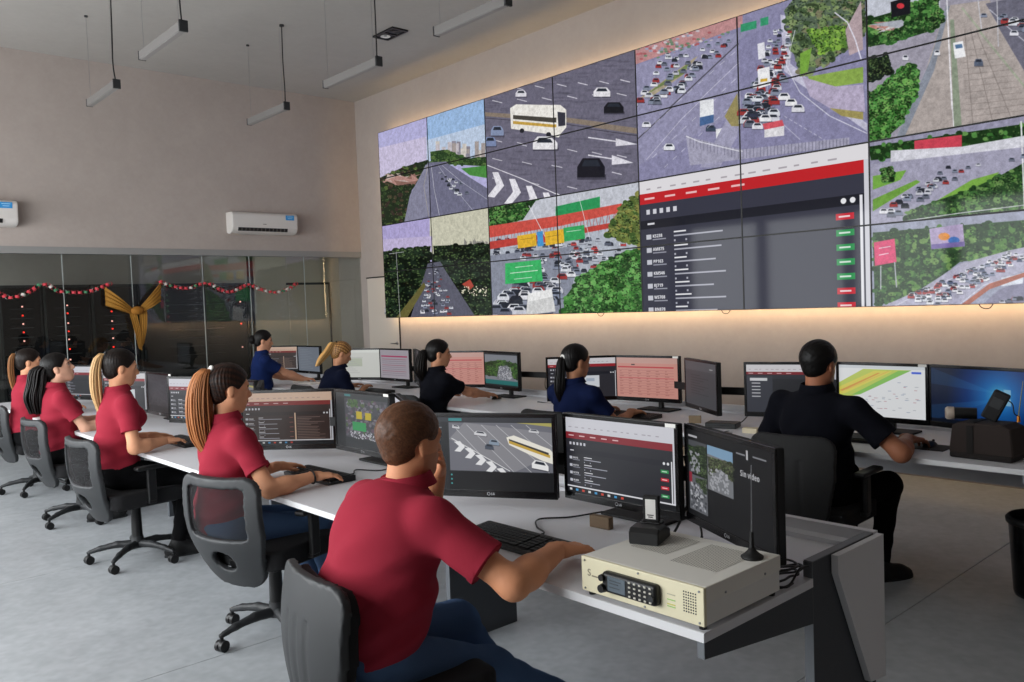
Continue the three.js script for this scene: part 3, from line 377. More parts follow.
    S.poly('#a39fae', [[850, -120], [1100, -160], [1100, 160], [850, 160]]); S.poly('#c8ccd8', [[864, -40], [940, -60], [940, 10], [864, 30]]); S.trees(160, [[864, 20], [900, 10], [940, -10], [936, 30], [890, 44], [866, 48]], GREENS, 2, 5); for (let i = 0; i < 30; i++) S.poly(['#d8d4d4', '#c08a80', '#aeb2bc'][i % 3], [[866 + S.r() * 40, 22 + S.r() * 10], [872 + S.r() * 40, 20 + S.r() * 10], [874 + S.r() * 40, 28 + S.r() * 6]]);
    S.poly('#b2a8a4', [[946, 6], [990, 0], [1060, 130], [898, 138], [916, 100]]); S.poly('#8d93a0', [[896, 138], [930, 60], [946, 6], [950, 6], [934, 70], [904, 138]]); S.poly('#8e9a86', [[950, 20], [954, 20], [962, 128], [954, 130]]); S.line('#eceaf0', 2, [[947, 10], [954, 132]]);
    for (let i = 0; i < 14; i++) { const t = i / 14; S.line('#9a908c', 1.6, [[962 + t * 6, 50 + t * 86], [1000 + t * 40, 46 + t * 82]]); } for (let i = 0; i < 3; i++) S.line('#8f8682', 1.6, [[965 + i * 6, 30], [974 + i * 22, 134]]);
    S.poly('#6f6e7e', [[986, 4], [1100, -20], [1100, 100], [1040, 96]]); S.line('#a4aa98', 4, [[962, 8], [1046, 112]]); S.line('#d0d0dc', 1.6, [[990, 10], [1060, 70]]); S.jam(16, [985, 14], [1050, 30], 6, 12, [20, 30, 0]);
    S.trees(520, [[864, 96], [882, 84], [908, 62], [920, 70], [916, 96], [898, 128], [884, 140], [866, 142]], ['#2c5a26', '#3f7a34', '#58984a', '#70ac54', '#234a1e'], 2, 5); S.trees(100, [[886, 36], [920, 16], [928, 20], [920, 32], [890, 44]], GREENS, 2, 4); S.trees(70, [[924, 18], [940, 8], [944, 22], [930, 32]], GREENS, 2, 4); S.trees(100, [[864, 62], [886, 54], [890, 72], [866, 82]], DARKG, 2, 5);
    S.poly('#f4f4f8', [[953, 42], [963, 40], [966, 56], [955, 58]]); S.poly('#5a7aa0', [[955, 44], [962, 43], [963, 47], [956, 48]]); S.car(979, 62, 9, '#5a6478', 0.8); S.car(937, 52, 6, '#e8e8ee', 0.9); S.car(905, 57, 6, '#e0e0e8', 0.9); S.car(1015, 32, 9, '#e8e8f0');
    S.poly('#1a1a20', [[890, 2], [910, -4], [910, 14], [891, 18]]); S.dot('#d03a44', 900, 6, 4, 3); S.line('#f0eef4', 2.5, [[946, -20], [952, 110]]); S.line('#c8c8d0', 2, [[976, -20], [982, 30]]); S.line('#c8c8d0', 2, [[997, -20], [999, 46]]);
  }),
  feed(6, 8, 2, 3, 28, (S) => {   // interchange with lawns
    S.poly('#9a98b0', [[850, 100], [1100, 80], [1100, 260], [850, 260]]); S.trees(120, [[868, 146], [1030, 122], [1030, 142], [870, 160]], GREENS, 2, 4); S.poly('#d0485a', [[914, 140], [962, 134], [962, 146], [914, 152]]); S.poly('#dcdce6', [[890, 150], [962, 146], [1030, 134], [1030, 148], [890, 162]]);
    S.poly('#a8a6bc', [[870, 164], [1030, 146], [1030, 168], [960, 186], [904, 226], [870, 226]]); S.poly('#7aae4c', [[872, 176], [906, 170], [900, 180], [872, 190]]); S.poly('#74a446', [[872, 200], [916, 180], [920, 182], [872, 212]]); S.poly('#7fb04c', [[932, 204], [972, 180], [1000, 172], [984, 190], [940, 202]]);
    S.jam(36, [966, 164], [886, 216], 5, 9, [30, 22, 0]); S.trees(420, [[908, 212], [940, 200], [970, 190], [1000, 176], [1030, 160], [1030, 214], [904, 222]], ['#2a4a26', '#3d6834', '#54803f', '#224020', '#6a9050'], 2, 5); S.trees(60, [[880, 168], [892, 166], [894, 180], [882, 182]], GREENS, 2, 3); S.line('#f0f0f6', 3, [[1022, 120], [1026, 220]]); S.line('#d8d6e2', 2, [[904, 222], [960, 214], [1040, 204]]); S.jam(8, [1010, 160], [1040, 152], 6, 8, [8, 8, 0]);
  }),
  feed(6, 8, 3, 4, 29, (S) => {   // curved flyover full of cars, hoardings
    S.poly('#9fa3b8', [[850, 200], [1100, 200], [1100, 330], [850, 330]]); S.trees(520, [[872, 232], [1040, 218], [1040, 250], [960, 262], [910, 300], [874, 306]], ['#2a4a26', '#3d6834', '#56823f', '#6f9450', '#224020'], 2, 5); S.poly('#e04a78', [[873, 242], [894, 238], [896, 262], [874, 266]]); S.line('#f8e8f0', 2, [[878, 248], [890, 246]]); S.line('#f8e8f0', 2, [[878, 255], [888, 253]]); S.line('#b8b8c4', 3, [[880, 266], [880, 290]]); S.line('#b8b8c4', 3, [[894, 262], [896, 288]]);
    S.poly('#b8a8cc', [[929, 228], [963, 223], [965, 246], [931, 249]]); S.dot('#e8984a', 944, 236, 6, 4); S.dot('#4a78c0', 954, 240, 6, 4); S.poly('#7a6aa8', [[931, 244], [965, 241], [965, 246], [931, 249]]);
    S.poly('#b3b1c6', [[880, 308], [920, 290], [960, 264], [1010, 250], [1040, 244], [1040, 266], [1000, 280], [960, 308]]); S.line('#d8d8e6', 2, [[892, 308], [940, 284], [990, 262], [1040, 250]]); S.line('#d8d8e6', 2, [[954, 310], [984, 286], [1040, 268]]); S.jam(130, [1020, 254], [920, 302], 5, 7, [22, 34, 0.2], ['#f0f0f6', '#d8dae4', '#5a6480', '#e8e8f0', '#a84848', '#8890a8']);
    S.poly('#8d8ba4', [[980, 308], [1000, 290], [1040, 276], [1040, 308]]); S.poly('#dfe4f0', [[1002, 278], [1024, 274], [1024, 284], [1002, 287]]); S.jam(10, [1000, 304], [1040, 294], 6, 8, [6, 8, 0]); S.poly('#b06a58', [[958, 308], [990, 284], [1040, 268], [1040, 272], [990, 290], [966, 308]]);
  }),
];
const screenMat = (tex, gain, rough = 0.28, spec = 0.6) => new THREE.MeshPhysicalMaterial({ color: 0x050505, roughness: rough, emissive: 0xffffff, emissiveMap: tex, emissiveIntensity: gain, specularIntensity: spec });
// ---------------------------------------------------------------- the room
const LEFT_X = -2.5, RIGHT_X = 12.2, FRONT_Z = -1.24, CEIL = 4.79, GLASS_TOP = 2.46;
function structGroup(name, label) { const o = new THREE.Group(); o.name = name; scene.add(o); o.userData = { kind: 'structure', label, category: name.split('_')[0] }; return o; }
{
  const fl = structGroup('floor', 'pale blue grey vinyl floor laid in wide sheets');
  mesh('subfloor', span(-5.2, RIGHT_X + 0.2, -0.12, -0.004, FRONT_Z - 0.2, BACK_Z + 0.2), mats.seam, fl);
  const seams = [-5.2, -3.0, -0.93, 1.07, 3.07, 5.07, 7.07, 9.07, 11.07, RIGHT_X + 0.2];
  for (let i = 0; i < seams.length - 1; i++) mesh('vinyl_sheet', worldUV(span(seams[i] + 0.002, seams[i + 1] - 0.002, -0.004, 0, FRONT_Z - 0.2, BACK_Z + 0.2), 'xz', 0.33), mats.floor, fl);
  struct('ceiling', worldUV(span(-5.2, RIGHT_X + 0.2, CEIL, CEIL + 0.2, FRONT_Z - 0.2, BACK_Z + 0.2), 'xz', 0.25), mats.ceiling, 'plain pale ceiling high above the room');
  struct('wall_front', worldUV(span(-5.2, RIGHT_X + 0.2, 0, CEIL, FRONT_Z - 0.2, FRONT_Z), 'xy', 0.3), mats.wall, 'cream wall that carries the large video wall');
  struct('wall_right', worldUV(span(RIGHT_X, RIGHT_X + 0.2, 0, CEIL, FRONT_Z, BACK_Z), 'zy', 0.3), mats.wall, 'cream side wall closing the room');
  struct('wall_left', worldUV(span(LEFT_X - 0.15, LEFT_X, GLASS_TOP, CEIL, FRONT_Z, BACK_Z), 'zy', 0.3), mats.wall, 'cream wall above the glass partition');
  // back wall with its row of windows
  const bw = [], z0 = BACK_Z, z1 = BACK_Z + 0.2; let x = -5.2;
  for (const [a, b] of WINDOWS) { bw.push(span(x, a, WIN_Y0, WIN_Y1, z0, z1)); x = b; } bw.push(span(x, RIGHT_X + 0.2, WIN_Y0, WIN_Y1, z0, z1), span(-5.2, RIGHT_X + 0.2, 0, WIN_Y0, z0, z1), span(-5.2, RIGHT_X + 0.2, WIN_Y1, CEIL, z0, z1));
  struct('wall_back', worldUV(merge(bw), 'xy', 0.3), mats.wall, 'cream back wall with a row of tall windows');
  WINDOWS.forEach(([a, b], i) => { const w = structGroup('window_' + (i + 1), 'tall dark framed window in the back wall'); w.userData.category = 'window'; const t = 0.06;
    mesh('window_frame', [span(a, b, WIN_Y0, WIN_Y0 + t, z0 + 0.04, z0 + 0.12), span(a, b, WIN_Y1 - t, WIN_Y1, z0 + 0.04, z0 + 0.12), span(a, a + t, WIN_Y0 + t, WIN_Y1 - t, z0 + 0.04, z0 + 0.12), span(b - t, b, WIN_Y0 + t, WIN_Y1 - t, z0 + 0.04, z0 + 0.12)], mats.greyPlastic, w); mesh('pane', span(a + t, b - t, WIN_Y0 + t, WIN_Y1 - t, z0 + 0.078, z0 + 0.084), mats.glass, w); });
  // glass partition below the left wall
  const gp = structGroup('wall_glass', 'frameless glass partition below the left wall, dark equipment room behind');
  mesh('head_rail', span(LEFT_X - 0.12, LEFT_X + 0.005, GLASS_TOP - 0.085, GLASS_TOP, FRONT_Z, BACK_Z), M('#8d8c8a', 0.5), gp);
  mesh('floor_rail', span(LEFT_X - 0.06, LEFT_X - 0.02, 0, 0.04, FRONT_Z, BACK_Z), mats.steel, gp);
  const zs = [FRONT_Z, -0.26, 0.60, 1.28, 2.21, 3.02, 3.9, 4.8, 5.7, 6.6, BACK_Z];
  for (let i = 0; i < zs.length - 1; i++) { mesh('pane', span(LEFT_X - 0.045, LEFT_X - 0.035, 0.04, GLASS_TOP - 0.085, zs[i] + 0.004, zs[i + 1] - 0.004), mats.glass, gp); if (i) mesh('joint_strip', span(LEFT_X - 0.047, LEFT_X - 0.033, 0.04, GLASS_TOP - 0.085, zs[i] - 0.004, zs[i] + 0.004), M('#aab0ae', 0.4), gp); }
  // the rooms behind the glass
  struct('wall_equipment', worldUV(span(-5.2, -5.0, 0, CEIL, FRONT_Z, BACK_Z), 'zy', 0.3), mats.wall, 'far wall of the unlit equipment room behind the glass');
  struct('trim_1', worldUV(span(-5.0, LEFT_X - 0.15, 2.62, 2.7, FRONT_Z, BACK_Z), 'xz', 0.25), mats.ceiling, 'low ceiling of the rooms behind the glass partition');
  struct('wall_lobby', worldUV(merge([span(-3.32, -3.2, 0, 2.62, FRONT_Z, 0.34), span(-5.0, -3.2, 0, 2.62, 0.24, 0.34)]), 'zy', 0.3), M('#a89f92', 0.9), 'beige wall of the lobby behind the glass');
  // lobby door behind the glass
  const d2 = structGroup('door_2', 'beige lobby door with black frame line behind the glass'); d2.userData.category = 'door';
  mesh('leaf', span(-3.2, -3.18, 0.01, 1.98, -1.02, -0.32), M('#a39a8d', 0.8), d2); mesh('frame', [span(-3.2, -3.175, 1.98, 2.015, -1.05, -0.29), span(-3.2, -3.175, 0, 1.98, -1.05, -1.02)], mats.darkLine, d2); mesh('handle', [bar([-3.18, 0.98, -0.4], [-3.13, 0.98, -0.4], 0.012), bar([-3.13, 0.98, -0.4], [-3.13, 0.98, -0.5], 0.01)], mats.steel, d2);
  // door in the front wall
  const d1 = structGroup('door_1', 'cream flush door beside the left edge of the video wall'); d1.userData.category = 'door'; const DZ = FRONT_Z;
  mesh('leaf', span(-2.34, -1.52, 0.01, 2.03, DZ, DZ + 0.012), mats.doorPaint, d1); mesh('frame', [span(-2.36, -1.50, 2.03, 2.05, DZ, DZ + 0.016), span(-1.52, -1.50, 0, 2.03, DZ, DZ + 0.016)], mats.darkLine, d1);
  const hd = mesh('handle', [cyl(0.025, 0.025, 0.012, 0, 0, 0).rotateX(Math.PI / 2).translate(-1.58, 1.03, DZ + 0.012), bar([-1.58, 1.03, DZ + 0.02], [-1.58, 1.03, DZ + 0.06], 0.01), bar([-1.58, 1.03, DZ + 0.06], [-1.68, 1.03, DZ + 0.06], 0.009)], mats.steel, d1);
  mesh('notice', box(0.05, 0.1, 0.003, -1.86, 1.52, DZ + 0.014), M('#7f8792', 0.7), d1); mesh('notice_sheet', box(0.035, 0.06, 0.003, -1.86, 1.53, DZ + 0.0165), M('#c9ccd2', 0.7), d1);
}
// equipment racks with rows of little lamps, behind the glass
{
  const led = (c, k) => new THREE.MeshStandardMaterial({ color: 0x111111, emissive: new THREE.Color(c), emissiveIntensity: k });
  const red = led('#ff2a18', 2.2), pale = led('#ffb0a0', 1.6), ys = [1.05, 1.18, 1.3, 1.42, 1.53, 1.64, 1.75];
  const rack = (z0, z1, ledZ, label, few) => {
    const t = thing('equipment_rack', label, 'rack', [-3.6, 0, (z0 + z1) / 2], 0), w = z1 - z0;
    mesh('cabinet', [box(0.9, 2.02, w - 0.02, 0, 1.01, 0)], mats.blackMatte, t);
    const dr = mesh('door', [span(0.45, 0.465, 0.06, 1.98, -w / 2 + 0.04, w / 2 - 0.04)], mats.blackGloss, t); mesh('latch', box(0.015, 0.12, 0.02, 0.472, 1.05, w / 2 - 0.07), mats.greyPlastic, dr);
    const a = [], b = []; ys.forEach((y, i) => { if (few && i % 3) return; const g = box(0.006, 0.018, 0.018, 0.468, y + (R() - 0.5) * 0.03, ledZ - (z0 + z1) / 2); (i % 2 ? a : b).push(g); });
    const l1 = mesh('indicator_lamps', merge(a.length ? a : b), red, t); if (a.length && b.length) { mesh('indicator_lamps', merge(b), pale, t); }
    const bars = []; for (let i = 0; i < 7; i++) bars.push(box(0.004, 0.006, w * 0.5, 0.467, 1.0 + i * 0.12, 0)); mesh('rack_units', merge(bars), mats.greyPlastic, t);
  };
  const lz = (px) => onX(px, 335, -3.13).z;
  rack(lz(45), lz(0), lz(24), 'black equipment rack with a red lamp column behind the glass, farthest from the bow');
  rack(lz(93), lz(45), lz(69), 'black equipment rack between the bow and the rack farthest from it');
  rack(lz(140), lz(93), lz(113), 'black equipment rack directly behind the golden bow');
  rack(0.37, lz(140), lz(242), 'wide black equipment rack with few lamps beside the beige lobby', true);
}
// split air conditioners above the glass
function airCon(z, label) {
  const t = thing('air_conditioner', label, 'air conditioner', [LEFT_X, 2.68, z], 0, 'air conditioners on the left wall');
  const s = new THREE.Shape(); s.moveTo(0, 0.02); s.lineTo(0.0, 0.29); s.lineTo(0.15, 0.29); s.quadraticCurveTo(0.2, 0.285, 0.205, 0.24); s.lineTo(0.2, 0.08); s.quadraticCurveTo(0.19, 0.03, 0.13, 0.01); s.lineTo(0.05, 0); s.lineTo(0, 0.02);
  const g = new THREE.ExtrudeGeometry(s, { depth: 0.94, bevelEnabled: true, bevelSize: 0.006, bevelThickness: 0.02, bevelSegments: 2 }).translate(0, 0, -0.47);
  mesh('casing', g, M('#d4cfca', 0.4), t); mesh('outlet', at(box(0.012, 0.05, 0.74), 0.197, 0.055, 0.04, 0, 0, -0.3), mats.black, t);
  for (let i = 0; i < 12; i++) mesh('louvre', at(box(0.016, 0.05, 0.006), 0.198, 0.055, -0.28 + i * 0.058, 0, 0, -0.3), M('#77726e', 0.5), t);
  const vane = mesh('vane', at(box(0.01, 0.03, 0.8), 0.206, 0.098, 0, 0, 0, -0.1), M('#d4cfca', 0.4), t);
  mesh('energy_sticker', [box(0.002, 0.07, 0.13, 0.213, 0.235, -0.37)], M('#2f8fd0', 0.5), t); mesh('sticker_text', [box(0.001, 0.008, 0.09, 0.2145, 0.25, -0.37), box(0.001, 0.008, 0.07, 0.2145, 0.225, -0.37)], M('#a8d4ee', 0.5), t);
  mesh('badge', box(0.002, 0.012, 0.05, 0.213, 0.13, 0.02), M('#8f8a86', 0.4), t);
  return t;
}
airCon(0.43, 'white split air conditioner on the cream wall above the lobby glass');
airCon(4.0, 'white split air conditioner above the red lamp racks, with blue sticker');
// video wall
const LED = new THREE.Color(1.0, 0.68, 0.36);
{
  const t = thing('video_wall', 'huge black framed video wall of screen panels showing traffic camera pictures', 'video wall', [VX + 4 * PW, VY1 - 2 * PH, WALL_Z]);
  const ox = VX + 4 * PW, oy = VY1 - 2 * PH;
  mesh('mounting_frame', [box(8 * PW - 0.4, 0.05, 0.05, 0, 0.9, -0.095), box(8 * PW - 0.4, 0.05, 0.05, 0, -0.9, -0.095), ...[-4, -2.5, 0, 2.5, 4].map((x) => box(0.05, 2.3, 0.063, x, 0, -0.151))], mats.blackMatte, t);
  for (const f of FEEDS) {
    const sm = screenMat(f.tex, 0.85, 0.06, 0.24);
    for (let c = f.c0; c < f.c1; c++) for (let r = f.r0; r < f.r1; r++) {
      const p = new THREE.Group(); p.name = 'display_panel'; t.add(p); p.position.set(VX + (c + 0.5) * PW - ox, VY1 - (r + 0.5) * PH - oy, 0);
      mesh('casing', [box(PW - 0.002, PH - 0.002, 0.06, 0, 0, -0.035)], mats.blackMatte, p); const e = 0.006;
      mesh('bezel', [box(PW - 0.002, e, 0.008, 0, PH / 2 - e / 2 - 0.001, -0.001), box(PW - 0.002, e, 0.008, 0, -PH / 2 + e / 2 + 0.001, -0.001), box(e, PH - 0.014, 0.008, PW / 2 - e / 2 - 0.001, 0, -0.001), box(e, PH - 0.014, 0.008, -PW / 2 + e / 2 + 0.001, 0, -0.001)], mats.black, p);
      const g = new THREE.PlaneGeometry(PW - 0.014, PH - 0.014), uv = g.attributes.uv, W = f.c1 - f.c0, H = f.r1 - f.r0; for (let i = 0; i < 4; i++) uv.setXY(i, (c - f.c0 + uv.getX(i)) / W, 1 - (r - f.r0 + 1 - uv.getY(i)) / H);
      mesh('screen', g, sm, p);
    }
  }
  // small cables hanging under the panels
  for (const px of [600, 725, 985]) { const q = onZ(px, 311, WALL_Z - 0.03); mesh('loose_cable', tube([[q.x - ox - 0.05, -2 * PH + 0.01, -0.04], [q.x - ox - 0.02, -2 * PH - 0.025, -0.03], [q.x - ox + 0.03, -2 * PH - 0.03, -0.03], [q.x - ox + 0.06, -2 * PH + 0.01, -0.04]], 0.004, 14, 5), mats.black, t); }
  { const l = new THREE.RectAreaLight(new THREE.Color(0.85, 0.85, 1.0), 0.1, 8 * PW, 4 * PH); l.name = 'video_wall_glow'; l.position.set(ox, oy, WALL_Z + 0.01); l.lookAt(ox, oy, 5); scene.add(l); }
  // warm light strip running round the back of the panels
  const strip = thing('light_strip', 'warm light strip behind the edge of the video wall, washing the cream wall', 'light strip', [ox, oy, WALL_Z - 0.075]);
  const hx = 4 * PW - 0.05, hy = 2 * PH - 0.05, em = new THREE.MeshStandardMaterial({ color: 0x222222, emissive: LED, emissiveIntensity: 1.5 });
  mesh('strip', [box(2 * hx, 0.012, 0.012, 0, -hy, 0)], em, strip); mesh('strip', [box(2 * hx, 0.012, 0.012, 0, hy, 0)], em, strip); mesh('strip', [box(0.012, 2 * hy - 0.03, 0.012, -hx, 0, 0)], em, strip);
  for (const [x, y, w, h, tx, ty, power] of [[0, -hy - 0.012, 2 * hx, 0.02, 0, -1, 40], [0, hy + 0.012, 2 * hx, 0.02, 0, 1, 22], [-hx - 0.012, 0, 0.02, 2 * hy, -1, 0, 22]]) { const l = new THREE.RectAreaLight(LED, power, w, h); l.name = 'strip_light'; l.position.set(ox + x, oy + y, WALL_Z - 0.085); l.lookAt(ox + x + tx, oy + y + ty, WALL_Z - 0.085 - 0.5); scene.add(l); }
}
// suspended light profiles, switched off
const PEND_Y = 3.88;
[[116, 84, 90, 103, 'over the empty floor beside the far wall'], [182, 26, 143, 56, 'beside the first row of desks, hung highest in view'], [286, 106, 250, 122, 'nearest the air conditioner above the lobby'], [376, 61, 328, 85, 'beside the black ceiling downlight'], [510, 1, 434, 31, 'in front of the top edge of the video wall']].forEach(([ax, ay, bx, by, where], i) => {
  const a = onY(ax, ay, PEND_Y), b = onY(bx, by, PEND_Y), c = a.clone().add(b).multiplyScalar(0.5), L = Math.abs(a.x - b.x);
  const t = thing('pendant_light', 'slim grey linear pendant light hanging ' + where, 'pendant light', [c.x, PEND_Y, c.z], 0, 'suspended linear lights');
  mesh('profile', rbox(L, 0.075, 0.06, 0.006), M('#757270', 0.45), t); mesh('diffuser', box(L - 0.03, 0.004, 0.045, 0, -0.039, 0), M('#8d8a87', 0.5), t);
  mesh('end_cap', box(0.02, 0.09, 0.07, L / 2 + 0.01, 0, 0), mats.greyPlastic, t); mesh('end_cap', box(0.012, 0.078, 0.064, -L / 2 - 0.006, 0, 0), mats.greyPlastic, t);
  const h = CEIL - PEND_Y, w = (k) => 0.012 * Math.sin(k * 2.1 + i); mesh('power_cable', tube([[L / 2 - 0.02, 0.04, 0], [L / 2 - 0.035, 0.2, w(1)], [L / 2 - 0.02 + w(2), 0.5, 0.005], [L / 2 - 0.02, h, 0]], 0.007, 20, 6), mats.black, t); mesh('suspension_wire', bar([-L / 2 + 0.05, 0.035, 0], [-L / 2 + 0.05, h, 0], 0.0018, 0.0018, 5), mats.steel, t); mesh('suspension_wire', bar([L / 2 - 0.08, 0.035, 0], [L / 2 - 0.08, h, 0], 0.0018, 0.0018, 5), mats.steel, t); mesh('ceiling_rose', cyl(0.025, 0.025, 0.02, L / 2 - 0.02, h - 0.02, 0), mats.greyPlastic, t); mesh('ceiling_rose', cyl(0.018, 0.018, 0.015, -L / 2 + 0.05, h - 0.015, 0), mats.greyPlastic, t);
});
{ const c = onY(390, 33, CEIL), t = thing('ceiling_downlight', 'black twin square downlight set in the pale ceiling', 'downlight', [c.x, CEIL, c.z]); mesh('plate', [box(0.42, 0.02, 0.02, 0, -0.01, 0.1), box(0.42, 0.02, 0.02, 0, -0.01, -0.1), box(0.03, 0.02, 0.18, -0.195, -0.01, 0), box(0.03, 0.02, 0.18, 0, -0.01, 0), box(0.03, 0.02, 0.18, 0.195, -0.01, 0)], mats.black, t); for (const s of [-1, 1]) { const l = mesh('lamp', [box(0.165, 0.008, 0.18, s * 0.0975, -0.004, 0)], mats.black, t); mesh('reflector', lathe([[0.02, -0.008], [0.055, -0.016], [0.06, -0.018], [0.055, -0.012], [0.02, -0.009]]).translate(s * 0.0975, 0, 0), s < 0 ? mats.white : mats.greyPlastic, l); } }
// paper garland and golden bow on the glass
{
  const line = (pts) => new THREE.CatmullRomCurve3(pts.map(([y, z]) => V(LEFT_X + 0.035, y, z)));
  const chains = [line([[1.97, 3.85], [1.90, 3.72], [1.85, 3.62], [1.87, 3.5], [1.93, 3.38], [2.0, 3.28], [1.99, 3.2], [1.92, 3.1], [1.90, 2.95], [1.90, 2.78], [1.95, 2.62], [2.0, 2.5]]), line([[2.02, 1.87], [1.96, 1.72], [1.93, 1.5], [1.99, 1.32], [1.98, 1.2], [1.9, 1.06], [1.87, 0.93], [1.92, 0.78], [1.97, 0.66], [1.9, 0.48], [1.85, 0.24], [1.9, 0.04], [1.97, -0.08]])];
  const t = thing('paper_garland', 'garland of red, white and green paper links strung across the glass partition', 'garland', [LEFT_X + 0.035, 0, 0]); const lists = { red: [], white: [], green: [] };
  chains.forEach((c) => { const n = Math.round(c.getLength() / 0.034); for (let i = 0; i <= n; i++) { const p = c.getPointAt(i / n), d = c.getTangentAt(i / n), g = new THREE.CylinderGeometry(0.026, 0.026, 0.03, 8, 1, true); g.rotateZ(Math.PI / 2 * (i % 2)); g.rotateX(Math.atan2(d.y, d.z) + (i % 2 ? 0.5 : 0)); g.translate(p.x - LEFT_X - 0.035, p.y, p.z); lists[['red', 'red', 'white', 'red', 'green'][(i + (R() < 0.3 ? 1 : 0)) % 5]].push(g); } });
  mesh('red_links', merge(lists.red), M('#c83a44', 0.7, { side: THREE.DoubleSide }), t).userData.kind = 'stuff'; mesh('white_links', merge(lists.white), M('#c9c2bb', 0.7, { side: THREE.DoubleSide }), t).userData.kind = 'stuff'; mesh('green_links', merge(lists.green), M('#3f7a55', 0.7, { side: THREE.DoubleSide }), t).userData.kind = 'stuff';
  // bow: two fanned loops, a knot, two tails; pleated cloth with thickness
  const b = thing('fabric_bow', 'large mustard gold organza bow tied on the glass partition', 'bow', [LEFT_X + 0.03, 1.66, 2.2]), gold = new THREE.MeshPhysicalMaterial({ color: new THREE.Color('#a8751c'), roughness: 0.85, transmission: 0.25, thickness: 0, side: THREE.DoubleSide });
  const fan = (c0, c1, d0, d1, folds, amp) => { // pleated sheet from edge c0-c1 to edge d0-d1 in (z, y), two layers
    const n = 20, m = 10, pos = [], idx = []; for (let l = 0; l < 2; l++) for (let i = 0; i <= m; i++) for (let j = 0; j <= n; j++) { const s = i / m, q = j / n, z = (c0[0] + (c1[0] - c0[0]) * q) * (1 - s) + (d0[0] + (d1[0] - d0[0]) * q) * s, y = (c0[1] + (c1[1] - c0[1]) * q) * (1 - s) + (d0[1] + (d1[1] - d0[1]) * q) * s, belly = Math.sin(Math.PI * s) * (l ? 0.05 : 0.012); pos.push(0.02 + belly + amp * Math.sin(q * folds * 6.283 + l) * (0.3 + s), y, z); }
    const k = (m + 1) * (n + 1); for (let l = 0; l < 2; l++) for (let i = 0; i < m; i++) for (let j = 0; j < n; j++) { const a = l * k + i * (n + 1) + j; idx.push(a, a + 1, a + n + 1, a + 1, a + n + 2, a + n + 1); }
    const g = new THREE.BufferGeometry(); g.setAttribute('position', new THREE.BufferAttribute(new Float32Array(pos), 3)); g.setIndex(idx); g.computeVertexNormals(); return g; };
  mesh('loop', fan([0.06, 0.03], [0.06, -0.06], [0.37, 0.3], [0.37, 0.06], 4, 0.008), gold, b); mesh('loop', fan([-0.04, 0.03], [-0.04, -0.05], [-0.33, 0.36], [-0.31, 0.1], 4, 0.008), gold, b);
  mesh('tail', fan([0.10, 0.0], [0.01, 0.0], [0.0, -0.5], [-0.04, -0.53], 3, 0.006), gold, b); mesh('tail', fan([-0.03, 0.0], [-0.13, 0.0], [-0.02, -0.52], [-0.07, -0.44], 3, 0.006), gold, b);
  mesh('knot', at(new THREE.SphereGeometry(1, 16, 12).scale(0.05, 0.055, 0.08), 0.05, -0.01, 0), M('#9a641a', 0.85), b);
}
// ---------------------------------------------------------------- desks
const DESK = 0.71, ROW1 = 4.08, ROW2 = 1.57, EDGES = [7.54, 5.79, 4.01, 2.23, 0.45, -1.35];
const who1 = ['the short haired person in maroon', 'the person with the auburn ponytail', 'the person with the pale blonde ponytail', 'the person with dark curls in maroon', 'the maroon dressed person beside the racks'];
const who2 = ['the dark uniformed person', 'the person with a white hair clip', 'the dark haired person in black', 'the blonde person in navy', 'the navy dressed person beside the lobby glass'];
function desk(x0, x1, zf, label, end) {
  const t = thing('control_desk', label, 'desk', [(x0 + x1) / 2, 0, zf - 0.49]), X0 = x0 - (x0 + x1) / 2, X1 = x1 - (x0 + x1) / 2, zl = (z) => z - (zf - 0.49), F = zl(zf), B = zl(zf - 0.95), L = zl(zf - 0.55);
  mesh('desktop', span(X0 + 0.001, X1 - 0.0005, DESK - 0.026, DESK, end ? L : B, F - 0.003, 0.001), mats.deskTop, t); if (end) mesh('rear_desktop', span(X0 + 0.001, X1 - 0.032, DESK - 0.026, DESK, B, L), mats.deskTop, t); mesh('edge_band', span(X0 + 0.001, X1 - 0.001, DESK - 0.0255, DESK - 0.0005, F - 0.003, F), mats.deskEdge, t);
  mesh('back_panel', span(X0 + 0.001, X1 - 0.001, 0.42, 0.762, B - 0.03, B), mats.deskTop, t); mesh('ledge', span(X0 + 0.001, X1 - 0.03, DESK, DESK + 0.016, B, B + 0.05), mats.deskTop, t);
  const lx = end ? X1 - 0.03 : X1 - 0.045; const leg = mesh('leg_panel', span(lx, lx + 0.028, 0, end ? 0.757 : DESK - 0.026, B, L), mats.deskDark, t); mesh('edge_strip', span(lx, lx + 0.028, 0, end ? 0.757 : DESK - 0.026, L, L + 0.003), mats.deskBand, leg); if (end) mesh('top_strip', span(lx, lx + 0.028, 0.757, 0.76, B, L), mats.deskBand, leg);
  if (end) {
    const s = prism([[-zl(zf) + 0.004, DESK - 0.0265], [-L - 0.003, DESK - 0.0265], [-L - 0.003, 0.575], [-zl(zf) + 0.004, 0.642]], 0.022).rotateY(Math.PI / 2).translate(X1 - 0.023, 0, 0); mesh('side_skirt', s, mats.deskDark, t);
    const fr = mesh('skirt_edge', span(X1 - 0.0225, X1 - 0.0015, 0.642, DESK - 0.0265, F - 0.0035, F - 0.001), mats.deskBand, t);
    const c = prism([[-L + 0.11, 0.755], [-B + 0.02, 0.755], [-B + 0.02, 0.285], [-B - 0.085, 0.3], [-L + 0.11, 0.7]], 0.02, 0.001).rotateY(Math.PI / 2).translate(X1 + 0.0015, 0, 0); mesh('end_cover', c, mats.deskCover, t);
  }
  return t;
}
